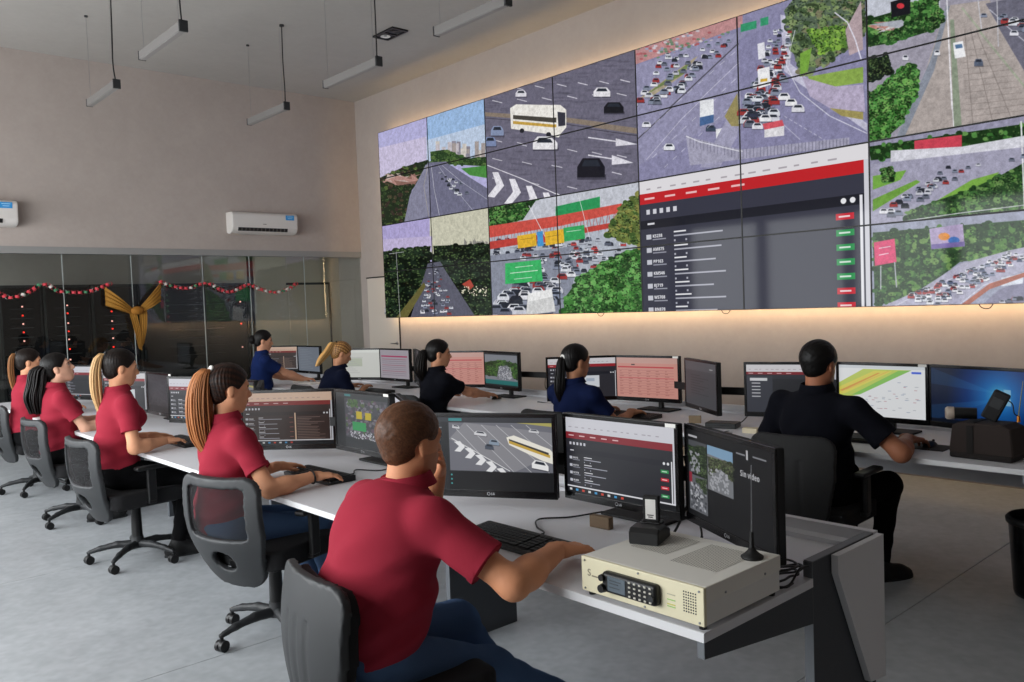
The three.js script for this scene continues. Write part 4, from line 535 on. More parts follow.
for (let i = 0; i < 5; i++) { desk(EDGES[i + 1], EDGES[i], ROW1, 'grey control desk used by ' + who1[i] + (i === 0 ? ', with exposed end' : ''), i === 0); }
for (let i = 0; i < 5; i++) { desk(EDGES[i + 1], EDGES[i], ROW2, 'grey control desk used by ' + who2[i], i === 0); }

// ---------------------------------------------------------------- screens of the monitors
function screenTex(draw, w = 480, h = 270) { const [c, g] = canvas(w, h); draw(g, w, h); return texOf(c); }
function inPx(draw) { return (g, w, h) => draw(painter(g, (x, y) => [x * w, y * h], 77), g, w, h); }
const SCREENS = {
  list: screenTex((g, w, h) => listApp(g, w, h, { seed: 8, taskbar: true, top: 52, bar: 24, bg: '#2b2c33', scroll: 110, red: '#8c2430', head: '#d8d8e0' })),
  warmList: screenTex((g, w, h) => listApp(g, w, h, { seed: 9, taskbar: true, top: 44, bar: 22, bg: '#3b2a25', head: '#f0cdb4', red: '#8f2a26', band: '#2e211e', column: true, noTags: true, row: 25 })),
  whiteList: screenTex((g, w, h) => { listApp(g, w, h, { seed: 10, top: 40, bar: 20, bg: '#34333a', red: '#a82a34', noTags: true }); g.fillStyle = '#e8ecf2'; g.fillRect(w * 0.5, h * 0.45, w * 0.24, h * 0.3); g.fillStyle = '#b8c4d4'; g.fillRect(w * 0.55, h * 0.52, w * 0.12, h * 0.08); }),
  plainList: screenTex((g, w, h) => { listApp(g, w, h, { seed: 12, top: 40, bar: 16, bg: '#30313a', red: '#8a2630', noTags: true, row: 40 }); g.fillStyle = '#3c3e48'; g.fillRect(0, h * 0.24, w * 0.3, h); g.fillStyle = '#e8e8ec'; g.fillRect(w * 0.04, h * 0.28, w * 0.2, h * 0.06); g.fillStyle = '#25262c'; g.fillRect(w * 0.3, h * 0.3, w * 0.7, h * 0.7); for (let i = 0; i < 5; i++) { g.fillStyle = '#d8d8de'; g.fillRect(w * 0.06, h * (0.38 + i * 0.07), w * 0.1, h * 0.02); } }),
  pink: screenTex((g, w, h) => { g.fillStyle = '#eaa598'; g.fillRect(0, 0, w, h); g.fillStyle = '#e4b4a8'; g.fillRect(0, 0, w, h * 0.14); g.fillStyle = '#d84a50'; g.fillRect(w * 0.02, h * 0.22, w * 0.92, h * 0.035); g.fillStyle = '#b87068'; for (let i = 0; i < 10; i++) { g.fillRect(w * 0.04, h * (0.31 + i * 0.065), w * 0.9, 1.5); for (let k = 0; k < 6; k++) g.fillRect(w * (0.05 + k * 0.15), h * (0.33 + i * 0.065), w * (0.03 + 0.05 * ((i * 7 + k * 3) % 5) / 5), h * 0.014); } g.fillStyle = '#e06a70'; g.fillRect(w * 0.04, h * 0.5, w * 0.9, h * 0.02); g.fillStyle = '#4a3a3a'; g.fillRect(w * 0.25, h * 0.16, w * 0.06, h * 0.03); }),
  whiteTable: screenTex((g, w, h) => { g.fillStyle = '#dfe0da'; g.fillRect(0, 0, w, h); g.fillStyle = '#c4cbb8'; g.fillRect(w * 0.08, h * 0.3, w * 0.5, h * 0.3); g.fillStyle = '#9fa0a0'; g.fillRect(0, h * 0.27, w * 0.6, 2); for (let i = 0; i < 8; i++) { g.fillStyle = '#b8b9b8'; g.fillRect(w * 0.06, h * (0.34 + i * 0.07), w * (0.3 + 0.05 * (i % 4)), h * 0.015); } g.fillStyle = '#eceee8'; g.fillRect(0, 0, w, h * 0.1); }),
  lilacTable: screenTex((g, w, h) => { g.fillStyle = '#c4bcc6'; g.fillRect(0, 0, w, h); g.fillStyle = '#c84a78'; g.fillRect(w * 0.04, h * 0.2, w * 0.9, h * 0.05); for (let i = 0; i < 9; i++) { g.fillStyle = i % 3 ? '#a89aa8' : '#b8748c'; g.fillRect(w * 0.06, h * (0.32 + i * 0.07), w * 0.84, h * 0.02); } }),
  greySheet: screenTex((g, w, h) => { g.fillStyle = '#8d96a4'; g.fillRect(0, 0, w, h); g.fillStyle = '#a4acb8'; for (let i = 0; i < 12; i++) g.fillRect(w * 0.08, h * (0.1 + i * 0.07), w * (0.4 + 0.1 * (i % 3)), h * 0.018); }),
  greyText: screenTex((g, w, h) => { g.fillStyle = '#4e4f54'; g.fillRect(0, 0, w, h); g.fillStyle = '#5c5d62'; g.fillRect(0, 0, w, h * 0.2); g.fillStyle = '#33343a'; g.font = `bold ${h * 0.06}px sans-serif`; for (let i = 0; i < 8; i++) g.fillRect(w * 0.18, h * (0.3 + i * 0.06), w * (0.3 + 0.14 * ((i * 5) % 3)), h * 0.016); g.fillStyle = '#c8c8cc'; g.fillRect(w * 0.8, h * 0.12, w * 0.1, h * 0.02); }),
  coach: screenTex(inPx((S, g, w, h) => {   // video client with the white coach
    S.poly('#2a2c30', [[0, 0], [1, 0], [1, 1], [0, 1]]); S.poly('#70717a', [[0.17, 0.07], [1, 0.07], [1, 0.74], [0.17, 0.74]]); S.poly('#8a8a90', [[0.3, 0.07], [1, 0.2], [1, 0.5], [0.7, 0.74], [0.17, 0.3]]); S.poly('#b0a860', [[0.72, 0.07], [1, 0.07], [1, 0.12]]); for (let i = 0; i < 6; i++) S.line('#c8c8cc', 2, [[0.2 + i * 0.12, 0.1], [0.55 + i * 0.14, 0.74]]);
    for (let i = 0; i < 5; i++) { const x = 0.21 + i * 0.085, y = 0.34 + i * 0.09; S.poly('#ececee', [[x, y], [x + 0.05, y - 0.01], [x + 0.09, y + 0.07], [x + 0.05, y + 0.14], [x, y + 0.13], [x + 0.04, y + 0.06]]); } S.line('#e8e8ea', 3, [[0.19, 0.29], [0.66, 0.73]]);
    S.poly('#f2eee2', [[0.64, 0.27], [0.7, 0.24], [0.98, 0.42], [1, 0.46], [1, 0.62], [0.92, 0.58], [0.66, 0.37]]); S.poly('#c8a444', [[0.66, 0.31], [0.98, 0.5], [0.98, 0.54], [0.66, 0.35]]); S.poly('#3a3a3c', [[0.66, 0.29], [0.97, 0.47], [0.97, 0.5], [0.66, 0.31]]); S.car(0.9, 0.64, 0.13, '#f0f0f0', 0.9, 0.3); S.car(0.43, 0.22, 0.1, '#d8d8dc', 0.6, 0.2); S.car(0.54, 0.34, 0.08, '#8a9aac', 0.9, 0.2); S.car(0.5, 0.4, 0.07, '#4a5260', 1, 0.2); S.car(0.86, 0.18, 0.08, '#d0d0d4', 0.6, 0.2); S.car(0.23, 0.13, 0.06, '#d0d0d4', 0.8, 0.2);
    S.poly('#36383e', [[0, 0], [1, 0], [1, 0.06], [0, 0.06]]); S.poly('#3a8a8e', [[0.17, 0.01], [0.28, 0.01], [0.28, 0.05], [0.17, 0.05]]); S.poly('#24262a', [[0, 0.07], [0.16, 0.07], [0.16, 1], [0, 1]]); for (let i = 0; i < 5; i++) S.poly('#a8aab0', [[0.03, 0.1 + i * 0.035], [0.09 + 0.02 * (i % 2), 0.1 + i * 0.035], [0.09 + 0.02 * (i % 2), 0.112 + i * 0.035], [0.03, 0.112 + i * 0.035]]); S.poly('#1a1b1e', [[0.16, 0.75], [1, 0.75], [1, 1], [0.16, 1]]); for (let i = 0; i < 3; i++) S.dot('#4aa4a8', 0.18, 0.8 + i * 0.06, 0.008, 0.014);
  })),
  mapView: screenTex(inPx((S) => {   // video client with a satellite style picture, yellow and green plates
    S.poly('#33373b', [[0, 0], [1, 0], [1, 1], [0, 1]]); S.poly('#4f5058', [[0.18, 0.1], [0.98, 0.1], [0.98, 0.82], [0.18, 0.82]]); for (let i = 0; i < 260; i++) S.dot(['#6a6872', '#7d7a84', '#8a8894', '#44464c', '#566a44', '#6f5a6a'][i % 6], 0.2 + S.r() * 0.76, 0.12 + S.r() * 0.68, 0.015 + S.r() * 0.02, 0.015 + S.r() * 0.025); for (let i = 0; i < 60; i++) S.dot(['#3f5f34', '#55783f'][i % 2], 0.24 + S.r() * 0.2, 0.12 + S.r() * 0.12, 0.016, 0.02);
    S.poly('#d8c02c', [[0.4, 0.32], [0.51, 0.32], [0.51, 0.46], [0.4, 0.46]]); S.poly('#d8c02c', [[0.57, 0.33], [0.68, 0.33], [0.68, 0.46], [0.57, 0.46]]); S.poly('#36a860', [[0.32, 0.52], [0.58, 0.52], [0.58, 0.68], [0.32, 0.68]]); for (let i = 0; i < 50; i++) S.dot('#d4d4dc', 0.28 + S.r() * 0.5, 0.7 + S.r() * 0.12, 0.012, 0.014); S.poly('#3a8a8e', [[0.18, 0.02], [0.3, 0.02], [0.3, 0.06], [0.18, 0.06]]); S.poly('#23262a', [[0, 0.08], [0.17, 0.08], [0.17, 1], [0, 1]]);
  })),
  treeView: screenTex(inPx((S) => { S.poly('#23262a', [[0, 0], [1, 0], [1, 1], [0, 1]]); S.poly('#8f939c', [[0, 0.05], [1, 0.05], [1, 0.82], [0, 0.82]]); S.trees(200, [[0, 0.3], [0.5, 0.2], [1, 0.3], [1, 0.75], [0, 0.7]], ['#2c4a24', '#3f6a30', '#567f3c', '#24361e'], 0.03, 0.06); S.poly('#82848e', [[0.35, 0.8], [0.45, 0.4], [0.7, 0.35], [0.9, 0.8]]); for (let i = 0; i < 90; i++) S.dot('#d0d2d8', 0.42 + S.r() * 0.4, 0.4 + S.r() * 0.38, 0.014, 0.016); S.poly('#2a7a78', [[0, 0.82], [1, 0.82], [1, 0.95], [0, 0.95]]); })),
  moire: screenTex(inPx((S) => { S.poly('#3a3b40', [[0, 0], [1, 0], [1, 1], [0, 1]]); for (let i = 0; i < 260; i++) S.line(['#54555c', '#44454c', '#66676e'][i % 3], 2, [[S.r(), S.r() * 0.9], [S.r(), S.r() * 0.9]]); S.poly('#2b2c30', [[0, 0.84], [1, 0.84], [1, 1], [0, 1]]); })),
  sinVideo: screenTex(inPx((S, g, w, h) => {   // four camera tiles, one of them without picture
    S.poly('#17181b', [[0, 0], [1, 0], [1, 1], [0, 1]]); S.poly('#55575c', [[0.02, 0.12], [0.26, 0.12], [0.26, 0.5], [0.02, 0.5]]); S.trees(60, [[0.02, 0.2], [0.26, 0.16], [0.26, 0.5], [0.14, 0.5], [0.02, 0.4]], ['#2c3a28', '#3c4a34', '#22301e'], 0.02, 0.04); for (let i = 0; i < 40; i++) S.dot('#a4a6ac', 0.04 + S.r() * 0.12, 0.26 + S.r() * 0.22, 0.012, 0.016);
    S.poly('#86898e', [[0.27, 0.12], [0.58, 0.12], [0.58, 0.62], [0.27, 0.62]]); S.poly('#8fb4d4', [[0.27, 0.12], [0.58, 0.12], [0.58, 0.24], [0.27, 0.22]]); S.trees(60, [[0.27, 0.25], [0.58, 0.24], [0.58, 0.44], [0.44, 0.34], [0.3, 0.44]], ['#4a4f3c', '#5c604a', '#38402e'], 0.02, 0.035); for (let i = 0; i < 70; i++) S.dot('#b8bac0', 0.3 + S.r() * 0.22, 0.36 + S.r() * 0.24, 0.012, 0.014);
    S.poly('#6d7076', [[0.02, 0.52], [0.26, 0.52], [0.26, 0.94], [0.02, 0.94]]); S.poly('#a03444', [[0.02, 0.5], [0.06, 0.5], [0.06, 0.62], [0.02, 0.62]]); for (let i = 0; i < 90; i++) S.dot(['#c4c6cc', '#9a9ca4', '#4a4c52'][i % 3], 0.04 + S.r() * 0.2, 0.62 + S.r() * 0.3, 0.013, 0.016); S.trees(30, [[0.1, 0.56], [0.24, 0.54], [0.24, 0.7]], ['#33422c', '#44543a'], 0.02, 0.03);
    g.fillStyle = '#d8d8dc'; g.font = `bold ${h * 0.085}px sans-serif`; g.fillText('Sin video', w * 0.66, h * 0.34); g.fillStyle = '#8f9096'; g.font = `${h * 0.04}px sans-serif`; g.fillRect(w * 0.62, h * 0.1, w * 0.1, h * 0.018); g.fillRect(w * 0.8, h * 0.09, w * 0.14, h * 0.018); g.fillStyle = '#d0d0d4'; g.fillRect(w * 0.73, h * 0.05, w * 0.02, h * 0.1); g.fillStyle = '#c8c8cc'; g.fillRect(w * 0.02, h * 0.06, w * 0.12, h * 0.025);
  })),
  routeMap: screenTex(inPx((S, g, w, h) => { S.poly('#eceef0', [[0, 0], [1, 0], [1, 1], [0, 1]]); S.poly('#d8dde2', [[0, 0], [1, 0], [1, 0.06], [0, 0.06]]); S.poly('#c4d464', [[0.0, 0.42], [0.34, 0.07], [0.86, 0.07], [0.3, 0.58], [0, 0.7]]); S.poly('#e2d860', [[0.0, 0.5], [0.46, 0.1], [0.66, 0.1], [0.12, 0.58], [0, 0.62]]); S.poly('#8cc860', [[0.3, 0.58], [0.86, 0.07], [0.72, 0.09], [0.2, 0.6]]); S.poly('#e0a050', [[0.06, 0.52], [0.5, 0.14], [0.53, 0.14], [0.1, 0.53]]); S.line('#e4b060', 3, [[0.14, 0.5], [0.62, 0.1]]); for (let i = 0; i < 60; i++) { const x = 0.1 + S.r() * 0.85, y = 0.3 + S.r() * 0.65; if (x + y > 0.95) S.poly(['#b8bcc4', '#c89aa4', '#a4b0c4'][i % 3], [[x, y], [x + 0.02 + S.r() * 0.03, y], [x + 0.03, y + 0.012], [x, y + 0.012]]); } S.poly('#4a6ae0', [[0.86, 0.1], [0.96, 0.1], [0.96, 0.14], [0.86, 0.14]]); })),
  blueDesktop: screenTex((g, w, h) => { g.fillStyle = '#04183c'; g.fillRect(0, 0, w, h); const gr = g.createRadialGradient(w * 0.72, h * 0.45, 4, w * 0.72, h * 0.45, w * 0.55); gr.addColorStop(0, '#5ac8f0'); gr.addColorStop(0.25, '#1a78c8'); gr.addColorStop(0.6, '#0a3a80'); gr.addColorStop(1, '#04183c'); g.fillStyle = gr; g.fillRect(0, 0, w, h); g.fillStyle = 'rgba(180,230,255,0.75)'; for (const [x, y] of [[0.68, 0.34], [0.76, 0.32], [0.68, 0.48], [0.76, 0.48]]) g.fillRect(w * x, h * y, w * 0.07, h * 0.12); g.fillStyle = 'rgba(90,180,240,0.18)'; g.beginPath(); g.moveTo(w * 0.7, h * 0.4); g.lineTo(0, 0); g.lineTo(0, h * 0.3); g.fill(); g.beginPath(); g.moveTo(w * 0.7, h * 0.5); g.lineTo(0, h); g.lineTo(0, h * 0.7); g.fill(); g.fillStyle = '#061022'; g.fillRect(0, h * 0.94, w, h * 0.06); }),
};
const FONT = await new FontLoader().loadAsync('fonts/droid/droid_sans_bold.typeface.json');
const logoGeo = new TextGeometry('LG', { font: FONT, size: 0.009, depth: 0.0006, curveSegments: 3 }), logoRing = new THREE.TorusGeometry(0.006, 0.0012, 4, 14);
const screenMats = {};
const SCREEN_GAIN = { pink: 0.55, whiteTable: 0.6, lilacTable: 0.5, routeMap: 0.7, blueDesktop: 0.5, warmList: 0.5, greySheet: 0.45, list: 0.75, coach: 0.8 };
const lookOf = (k) => screenMats[k] ??= screenMat(SCREENS[k], SCREEN_GAIN[k] ?? 0.6, 0.35);
const offScreen = M('#050506', 0.3);
// one monitor: casing, bezel, screen, maker's mark; origin at the middle of its lower edge
const MW = 0.56, MH = 0.342;
function monitor(x, z, turn, look, label, y0 = 0.77, sticker) {
  const t = thing('monitor', label, 'monitor', [x, y0, z], turn * DEG, 'desk monitors'), b = 0.016, c = 0.03;
  mesh('casing', [rbox(MW, MH, 0.028, 0.006, 0, MH / 2, -0.016), rbox(MW * 0.72, MH * 0.7, 0.03, 0.012, 0, MH / 2, -0.038), rbox(0.1, 0.1, 0.04, 0.004, 0, MH * 0.47, -0.058)], mats.blackMatte, t);
  mesh('bezel', [span(-MW / 2, MW / 2, MH - b, MH, -0.004, 0.004, 0.002), span(-MW / 2, MW / 2, 0, c, -0.004, 0.004, 0.002), span(-MW / 2, -MW / 2 + b, c, MH - b, -0.004, 0.004, 0.002), span(MW / 2 - b, MW / 2, c, MH - b, -0.004, 0.004, 0.002)], mats.blackGloss, t);
  const g = new THREE.PlaneGeometry(MW - 2 * b, MH - b - c).translate(0, (MH - b + c) / 2, 0.001); mesh('screen', g, look ? lookOf(look) : offScreen, t);
  mesh('logo', [logoGeo.clone().translate(0.001, 0.011, 0.004), logoRing.clone().translate(-0.009, 0.0155, 0.0042)], M('#b8b8bc', 0.4), t);
  if (sticker) mesh('sticker', box(0.045, 0.014, 0.001, MW / 2 - 0.03, MH - 0.008, 0.0045), mats.white, t);
  return t;
}
// stand that carries a station's monitors: foot, post, curved cross bar, brackets
function stand(x, z, list, label, top = 1.06, over = 0) {
  const t = thing('monitor_stand', label, 'monitor stand', [x, DESK, z], 0, 'monitor stands'); const k = (p) => [p[0] - x, 0.77 + 0.155 - DESK, p[1] - z];
  mesh('foot', rbox(0.3, 0.012, 0.16, 0.004, 0, 0.006, 0.0), mats.blackMatte, t); mesh('post', rbox(0.035, top - DESK - 0.012, 0.03, 0.004, 0, 0.012 + (top - DESK - 0.012) / 2, -0.03), mats.black, t);
  const hub = list.map(([mx, mz, turn]) => [mx - Math.sin(turn * DEG) * 0.09, mz - Math.cos(turn * DEG) * 0.09]); hub.sort((a, b) => a[0] - b[0]);
  const path = [...hub.map(k)]; if (over) path.push([path[path.length - 1][0] + over, path[0][1], path[path.length - 1][2] - 0.06]);
  const curve = new THREE.CatmullRomCurve3(path.map((p) => V(...p))), segs = []; const n = 14; for (let i = 0; i < n; i++) { const a = curve.getPointAt(i / n), b = curve.getPointAt((i + 1) / n), d = b.clone().sub(a), g = box(d.length() + 0.006, 0.05, 0.014); g.rotateY(Math.atan2(-d.z, d.x)); g.translate((a.x + b.x) / 2, a.y, (a.z + b.z) / 2); segs.push(g); }
  mesh('cross_bar', segs, mats.blackMatte, t);
  const near = curve.getPointAt(0.5); mesh('clamp', [rbox(0.06, 0.07, Math.abs(near.z + 0.03) + 0.03, 0.004, 0, near.y, (near.z - 0.03) / 2)], mats.black, t);
  return t;
}
const row = (stations, y0) => { for (const [who, px, pz, ms, over] of stations) { stand(px, pz, ms, 'black stand carrying the monitors of ' + who, 1.02, over); for (const [x, z, turn, look, label, sticker] of ms) monitor(x, z, turn, look, label, y0, sticker); } };
row([
  [who1[0], 6.72, 3.30, [[6.205, 3.63, 30, 'coach', 'monitor showing a white coach on the motorway in front of the short haired person'], [6.72, 3.44, 0, 'list', 'monitor with the red barred list beside the white radio unit', true], [7.255, 3.535, -27, 'sinVideo', 'turned monitor with camera tiles reading Sin video above the radio unit']]],
  [who1[1], 4.90, 3.28, [[4.40, 3.60, 42, 'warmList', 'monitor with a warm tinted list before the auburn ponytail person'], [4.90, 3.42, 0, 'mapView', 'monitor with yellow and green plates on a picture, left of the person in maroon', true], [5.42, 3.51, -27, 'list', 'turned monitor hidden behind the head of the person in maroon']]],
  [who1[2], 3.30, 3.28, [[2.77, 3.50, 20, 'list', 'monitor with a white and red headed list behind the auburn ponytail'], [3.30, 3.41, 0, 'coach', 'monitor hidden behind the auburn ponytail'], [3.82, 3.50, -27, null, 'monitor seen edge on beside the face of the auburn ponytail person']]],
  [who1[3], 1.90, 3.30, [[1.46, 3.58, 20, 'whiteList', 'monitor with a white and red top just past the face of the blonde ponytail person'], [2.02, 3.49, 0, 'moire', 'monitor with a grey camera picture past the blonde ponytail person', true]]],
  [who1[4], 0.25, 3.28, [[-0.15, 3.52, 20, 'list', 'monitor of the farthest maroon desk, hidden behind heads'], [0.40, 3.42, 0, 'whiteList', 'monitor with a white top between the two dark haired heads in maroon']]],
], 0.77);
row([
  [who2[0], 6.62, 0.86, [[6.13, 1.13, 20, 'plainList', 'monitor with a dark page and red bar left of the dark uniformed person'], [6.62, 1.02, 0, 'routeMap', 'monitor with a bright green and yellow route map', true], [7.17, 1.08, -14, 'blueDesktop', 'monitor with a plain blue desktop behind the dark case']]],
  [who2[1], 4.86, 0.80, [[4.41, 1.15, 42, 'whiteList', 'monitor with a white box on a dark page behind the white hair clip'], [4.87, 0.95, 6, 'pink', 'monitor with a salmon pink table beside the white hair clip', true], [5.50, 1.17, -33, 'greyText', 'turned monitor with a grey page at the end of a cross bar']], 0.3],
  [who2[2], 3.16, 0.80, [[2.68, 0.98, 25, 'pink', 'monitor with a salmon pink table before the person in black'], [3.20, 0.92, -8, 'treeView', 'monitor with a picture of trees and a crowd, beside a bare cross bar']], 0.5],
  [who2[3], 1.50, 0.78, [[0.98, 1.02, 25, 'whiteTable', 'monitor with a white page before the blonde person in navy'], [1.50, 0.91, 0, 'lilacTable', 'monitor with a lilac table and magenta bar'], [2.02, 1.0, -30, null, 'monitor seen from behind at the shoulder of the person in black']]],
  [who2[4], -0.48, 0.74, [[-1.03, 0.93, 22, 'warmList', 'monitor with a warm tinted list before the person beside the lobby glass'], [-0.49, 0.83, 0, 'greySheet', 'monitor with a plain grey sheet beside the blonde ponytail']]],
], 0.79);

// ---------------------------------------------------------------- office chairs
function caster(g, x, z) { const a = [at(new THREE.CylinderGeometry(0.027, 0.027, 0.018, 14), x - 0.013, 0.027, z, 0, 0, Math.PI / 2), at(new THREE.CylinderGeometry(0.027, 0.027, 0.018, 14), x + 0.013, 0.027, z, 0, 0, Math.PI / 2), cyl(0.009, 0.009, 0.05, x, 0.03, z, 8), at(new THREE.SphereGeometry(0.024, 10, 6, 0, 6.3, 0, 1.6), x, 0.033, z)]; return a; }
function chairBase(t, turn = 0.3, r = 0.29) {
  for (let i = 0; i < 5; i++) { const a = turn + i * Math.PI * 0.4, dx = Math.cos(a), dz = Math.sin(a), pts = [[0.02, 0.105], [0.12, 0.11], [0.22, 0.095], [r, 0.075]], prims = []; for (let k = 0; k < 3; k++) prims.push(cap(V(dx * pts[k][0], pts[k][1], dz * pts[k][0]), V(dx * pts[k + 1][0], pts[k + 1][1], dz * pts[k + 1][0]), 0.026 - k * 0.004, 0.022 - k * 0.004));
    const [lo, hi] = bounds(prims, 0.01); mesh('leg', nets(field(prims, 0.01), lo, hi, 0.01), mats.greyPlastic, t); mesh('caster', caster(null, dx * r, dz * r), mats.black, t); }
  mesh('hub', cyl(0.045, 0.036, 0.07, 0, 0.085, 0), mats.greyPlastic, t); mesh('gas_lift', [cyl(0.034, 0.03, 0.2, 0, 0.14, 0), cyl(0.02, 0.02, 0.1, 0, 0.31, 0)], mats.black, t);
}
const meshMat = new THREE.MeshPhysicalMaterial({ color: new THREE.Color('#1a1a1c'), roughness: 0.9, transparent: true, opacity: 0.62, side: THREE.DoubleSide });
let backGeo, backNet, seatGeo;
function meshChairShapes() {
  const bend = (x, y) => 0.9 * x * x - 0.05 * Math.sin((y - 0.42) / 0.5 * Math.PI);   // wraps forward at the sides, bulges at the small of the back
  const half = (y) => 0.165 + 0.075 * Math.min(1, Math.max(0, (y - 0.42) / 0.25)) ;
  const rr = (x, y, cx, cy, hx, hy, r) => { const dx = Math.abs(x - cx) - hx + r, dy = Math.abs(y - cy) - hy + r; return Math.hypot(Math.max(dx, 0), Math.max(dy, 0)) + Math.min(Math.max(dx, dy), 0) - r; };
  const sdf = (x, y, z) => { const hx = half(y), out = rr(x, y, 0, 0.665, hx, 0.265, 0.08), m = rr(x, y, 0, 0.775, hx - 0.055, 0.12, 0.03), hole = Math.hypot(x / 0.075, (y - 0.545) / 0.06) * 0.06 - 0.06; const d2 = Math.max(out, -m, -hole), zz = Math.abs(z - (0.26 - bend(x, y))) - 0.011; return Math.max(d2, zz) * 0.8 - 0.004; };
  backGeo = nets(sdf, [-0.27, 0.38, 0.08], [0.27, 0.95, 0.34], 0.0085);
  const recline = (g) => g.translate(0, -0.42, -0.2).rotateX(0.24).translate(0, 0.34, 0.17);
  recline(backGeo);
  const n = 14, pos = [], idx = []; for (let j = 0; j <= n; j++) for (let i = 0; i <= n; i++) { const y = 0.65 + 0.25 * j / n, x = (half(y) - 0.045) * (i / n * 2 - 1); pos.push(x, y, 0.262 - bend(x, y)); } for (let j = 0; j < n; j++) for (let i = 0; i < n; i++) { const a = j * (n + 1) + i; idx.push(a, a + 1, a + n + 2, a, a + n + 2, a + n + 1); }
  backNet = new THREE.BufferGeometry(); backNet.setAttribute('position', new THREE.BufferAttribute(new Float32Array(pos), 3)); backNet.setIndex(idx); recline(backNet); backNet.computeVertexNormals();
  seatGeo = nets((x, y, z) => { const dx = Math.abs(x) - 0.235 + 0.06, dz = Math.abs(z) - 0.225 + 0.06, d = Math.hypot(Math.max(dx, 0), Math.max(dz, 0)) - 0.06, yy = Math.abs(y - 0.435 - (z < -0.15 ? -(z + 0.15) * (z + 0.15) * 2 : 0)) - 0.03; return Math.max(d, yy) * 0.8 - 0.012; }, [-0.27, 0.36, -0.27], [0.27, 0.5, 0.27], 0.011);
}
meshChairShapes();
function armrest(t, s, y = 0.63) { const g = mesh('armrest', [rbox(0.06, 0.025, 0.25, 0.011, s * 0.275, y, -0.02), rbox(0.03, 0.2, 0.055, 0.01, s * 0.275, y - 0.11, 0.01), rbox(0.1, 0.02, 0.05, 0.006, s * 0.235, y - 0.215, 0.01)], mats.black, t); return g; }
function meshChair(x, z, turn, label, bt = 0.3) {
  const t = thing('office_chair', label, 'chair', [x, 0, z], turn, 'office chairs'); chairBase(t, bt);
  mesh('seat', seatGeo, mats.chairFabric, t); mesh('seat_pan', [rbox(0.4, 0.03, 0.38, 0.01, 0, 0.388, 0), rbox(0.16, 0.05, 0.2, 0.01, 0, 0.37, 0)], mats.black, t);
  const b = mesh('backrest', backGeo, mats.chairFrame, t); mesh('mesh_panel', backNet, meshMat, b); mesh('back_bracket', [rbox(0.07, 0.02, 0.2, 0.006, 0, 0.375, 0.13), at(rbox(0.07, 0.1, 0.02, 0.006), 0, 0.38, 0.225, 0.24)], mats.black, t);
  armrest(t, 1); armrest(t, -1); return t;
}
meshChair(5.01, 4.01, 0.32, 'grey mesh backed office chair under the person with the auburn ponytail', 0.55);
meshChair(3.20, 4.08, 0.1, 'grey mesh backed office chair under the person with the pale blonde ponytail', 0.9);
meshChair(1.74, 4.03, 0.1, 'grey mesh backed office chair under the person with dark curls', 1.2);
meshChair(0.2, 4.0, 0.15, 'grey mesh backed office chair under the maroon dressed person beside the racks', 0.75);
// padded chairs with a closed back shell
let shellGeo, padGeo;
{
  const bend = (x, y) => 0.8 * x * x - 0.03 * Math.sin((y - 0.45) / 0.45 * Math.PI), rr = (x, y, hx, hy, r) => { const dx = Math.abs(x) - hx + r, dy = Math.abs(y) - hy + r; return Math.hypot(Math.max(dx, 0), Math.max(dy, 0)) + Math.min(Math.max(dx, dy), 0) - r; };
  const sl = (w, h, th, zo, ribs) => (x, y, z) => { const hx = w - 0.05 * Math.max(0, (0.68 - y) / 0.24); let zz = Math.abs(z - (zo - bend(x, y))) - th; if (ribs && z > zo - bend(x, y)) zz += 0.004 * Math.max(0, Math.cos(x * 90)) * (Math.abs(x) < 0.12 && y > 0.5 && y < 0.78 ? 1 : 0); return Math.max(rr(x, y - 0.665, hx, h, 0.07), zz) * 0.8 - 0.005; };
  shellGeo = nets(sl(0.225, 0.225, 0.008, 0.285, true), [-0.25, 0.4, 0.1], [0.25, 0.93, 0.36], 0.008); padGeo = nets(sl(0.205, 0.205, 0.02, 0.252, false), [-0.25, 0.4, 0.06], [0.25, 0.93, 0.33], 0.009);
}
function padChair(x, z, turn, label, shell, drop = 0, arms = true, bt = 0.3) {
  const t = thing('padded_chair', label, 'chair', [x, 0, z], turn, 'padded office chairs'); chairBase(t, bt); mesh('seat', seatGeo, mats.chairFabric, t).position.y = -drop * 0.4; mesh('seat_pan', [rbox(0.4, 0.03, 0.38, 0.01, 0, 0.388, 0), rbox(0.16, 0.05, 0.2, 0.01, 0, 0.37, 0)], mats.black, t);
  const b = mesh('backrest', padGeo, mats.chairFabric, t); b.position.y = -drop; mesh('back_shell', shellGeo, shell, t).position.y = -drop; mesh('back_bracket', [rbox(0.07, 0.02, 0.22, 0.006, 0, 0.375, 0.17), at(rbox(0.07, 0.18, 0.02, 0.006), 0, 0.45, 0.29, 0.1)], mats.black, t); if (arms) { armrest(t, 1); armrest(t, -1); } return t;
}
padChair(6.58, 4.36, -0.12, 'black chair with a ribbed plastic back under the person in maroon', mats.greyPlastic, 0.11, false);
padChair(6.57, 1.68, 0.05, 'black chair under the dark uniformed person', mats.blackMatte, 0.06);
padChair(4.80, 1.70, 0, 'black chair under the person with the white hair clip', mats.blackMatte, 0.06);
padChair(3.04, 1.62, 0, 'black chair under the person in black', mats.blackMatte, 0.06);
padChair(1.38, 1.66, 0, 'black chair under the blonde person in navy', mats.blackMatte, 0.06);
padChair(-0.1, 1.62, 0, 'black chair under the navy dressed person beside the lobby glass', mats.blackMatte, 0.06);
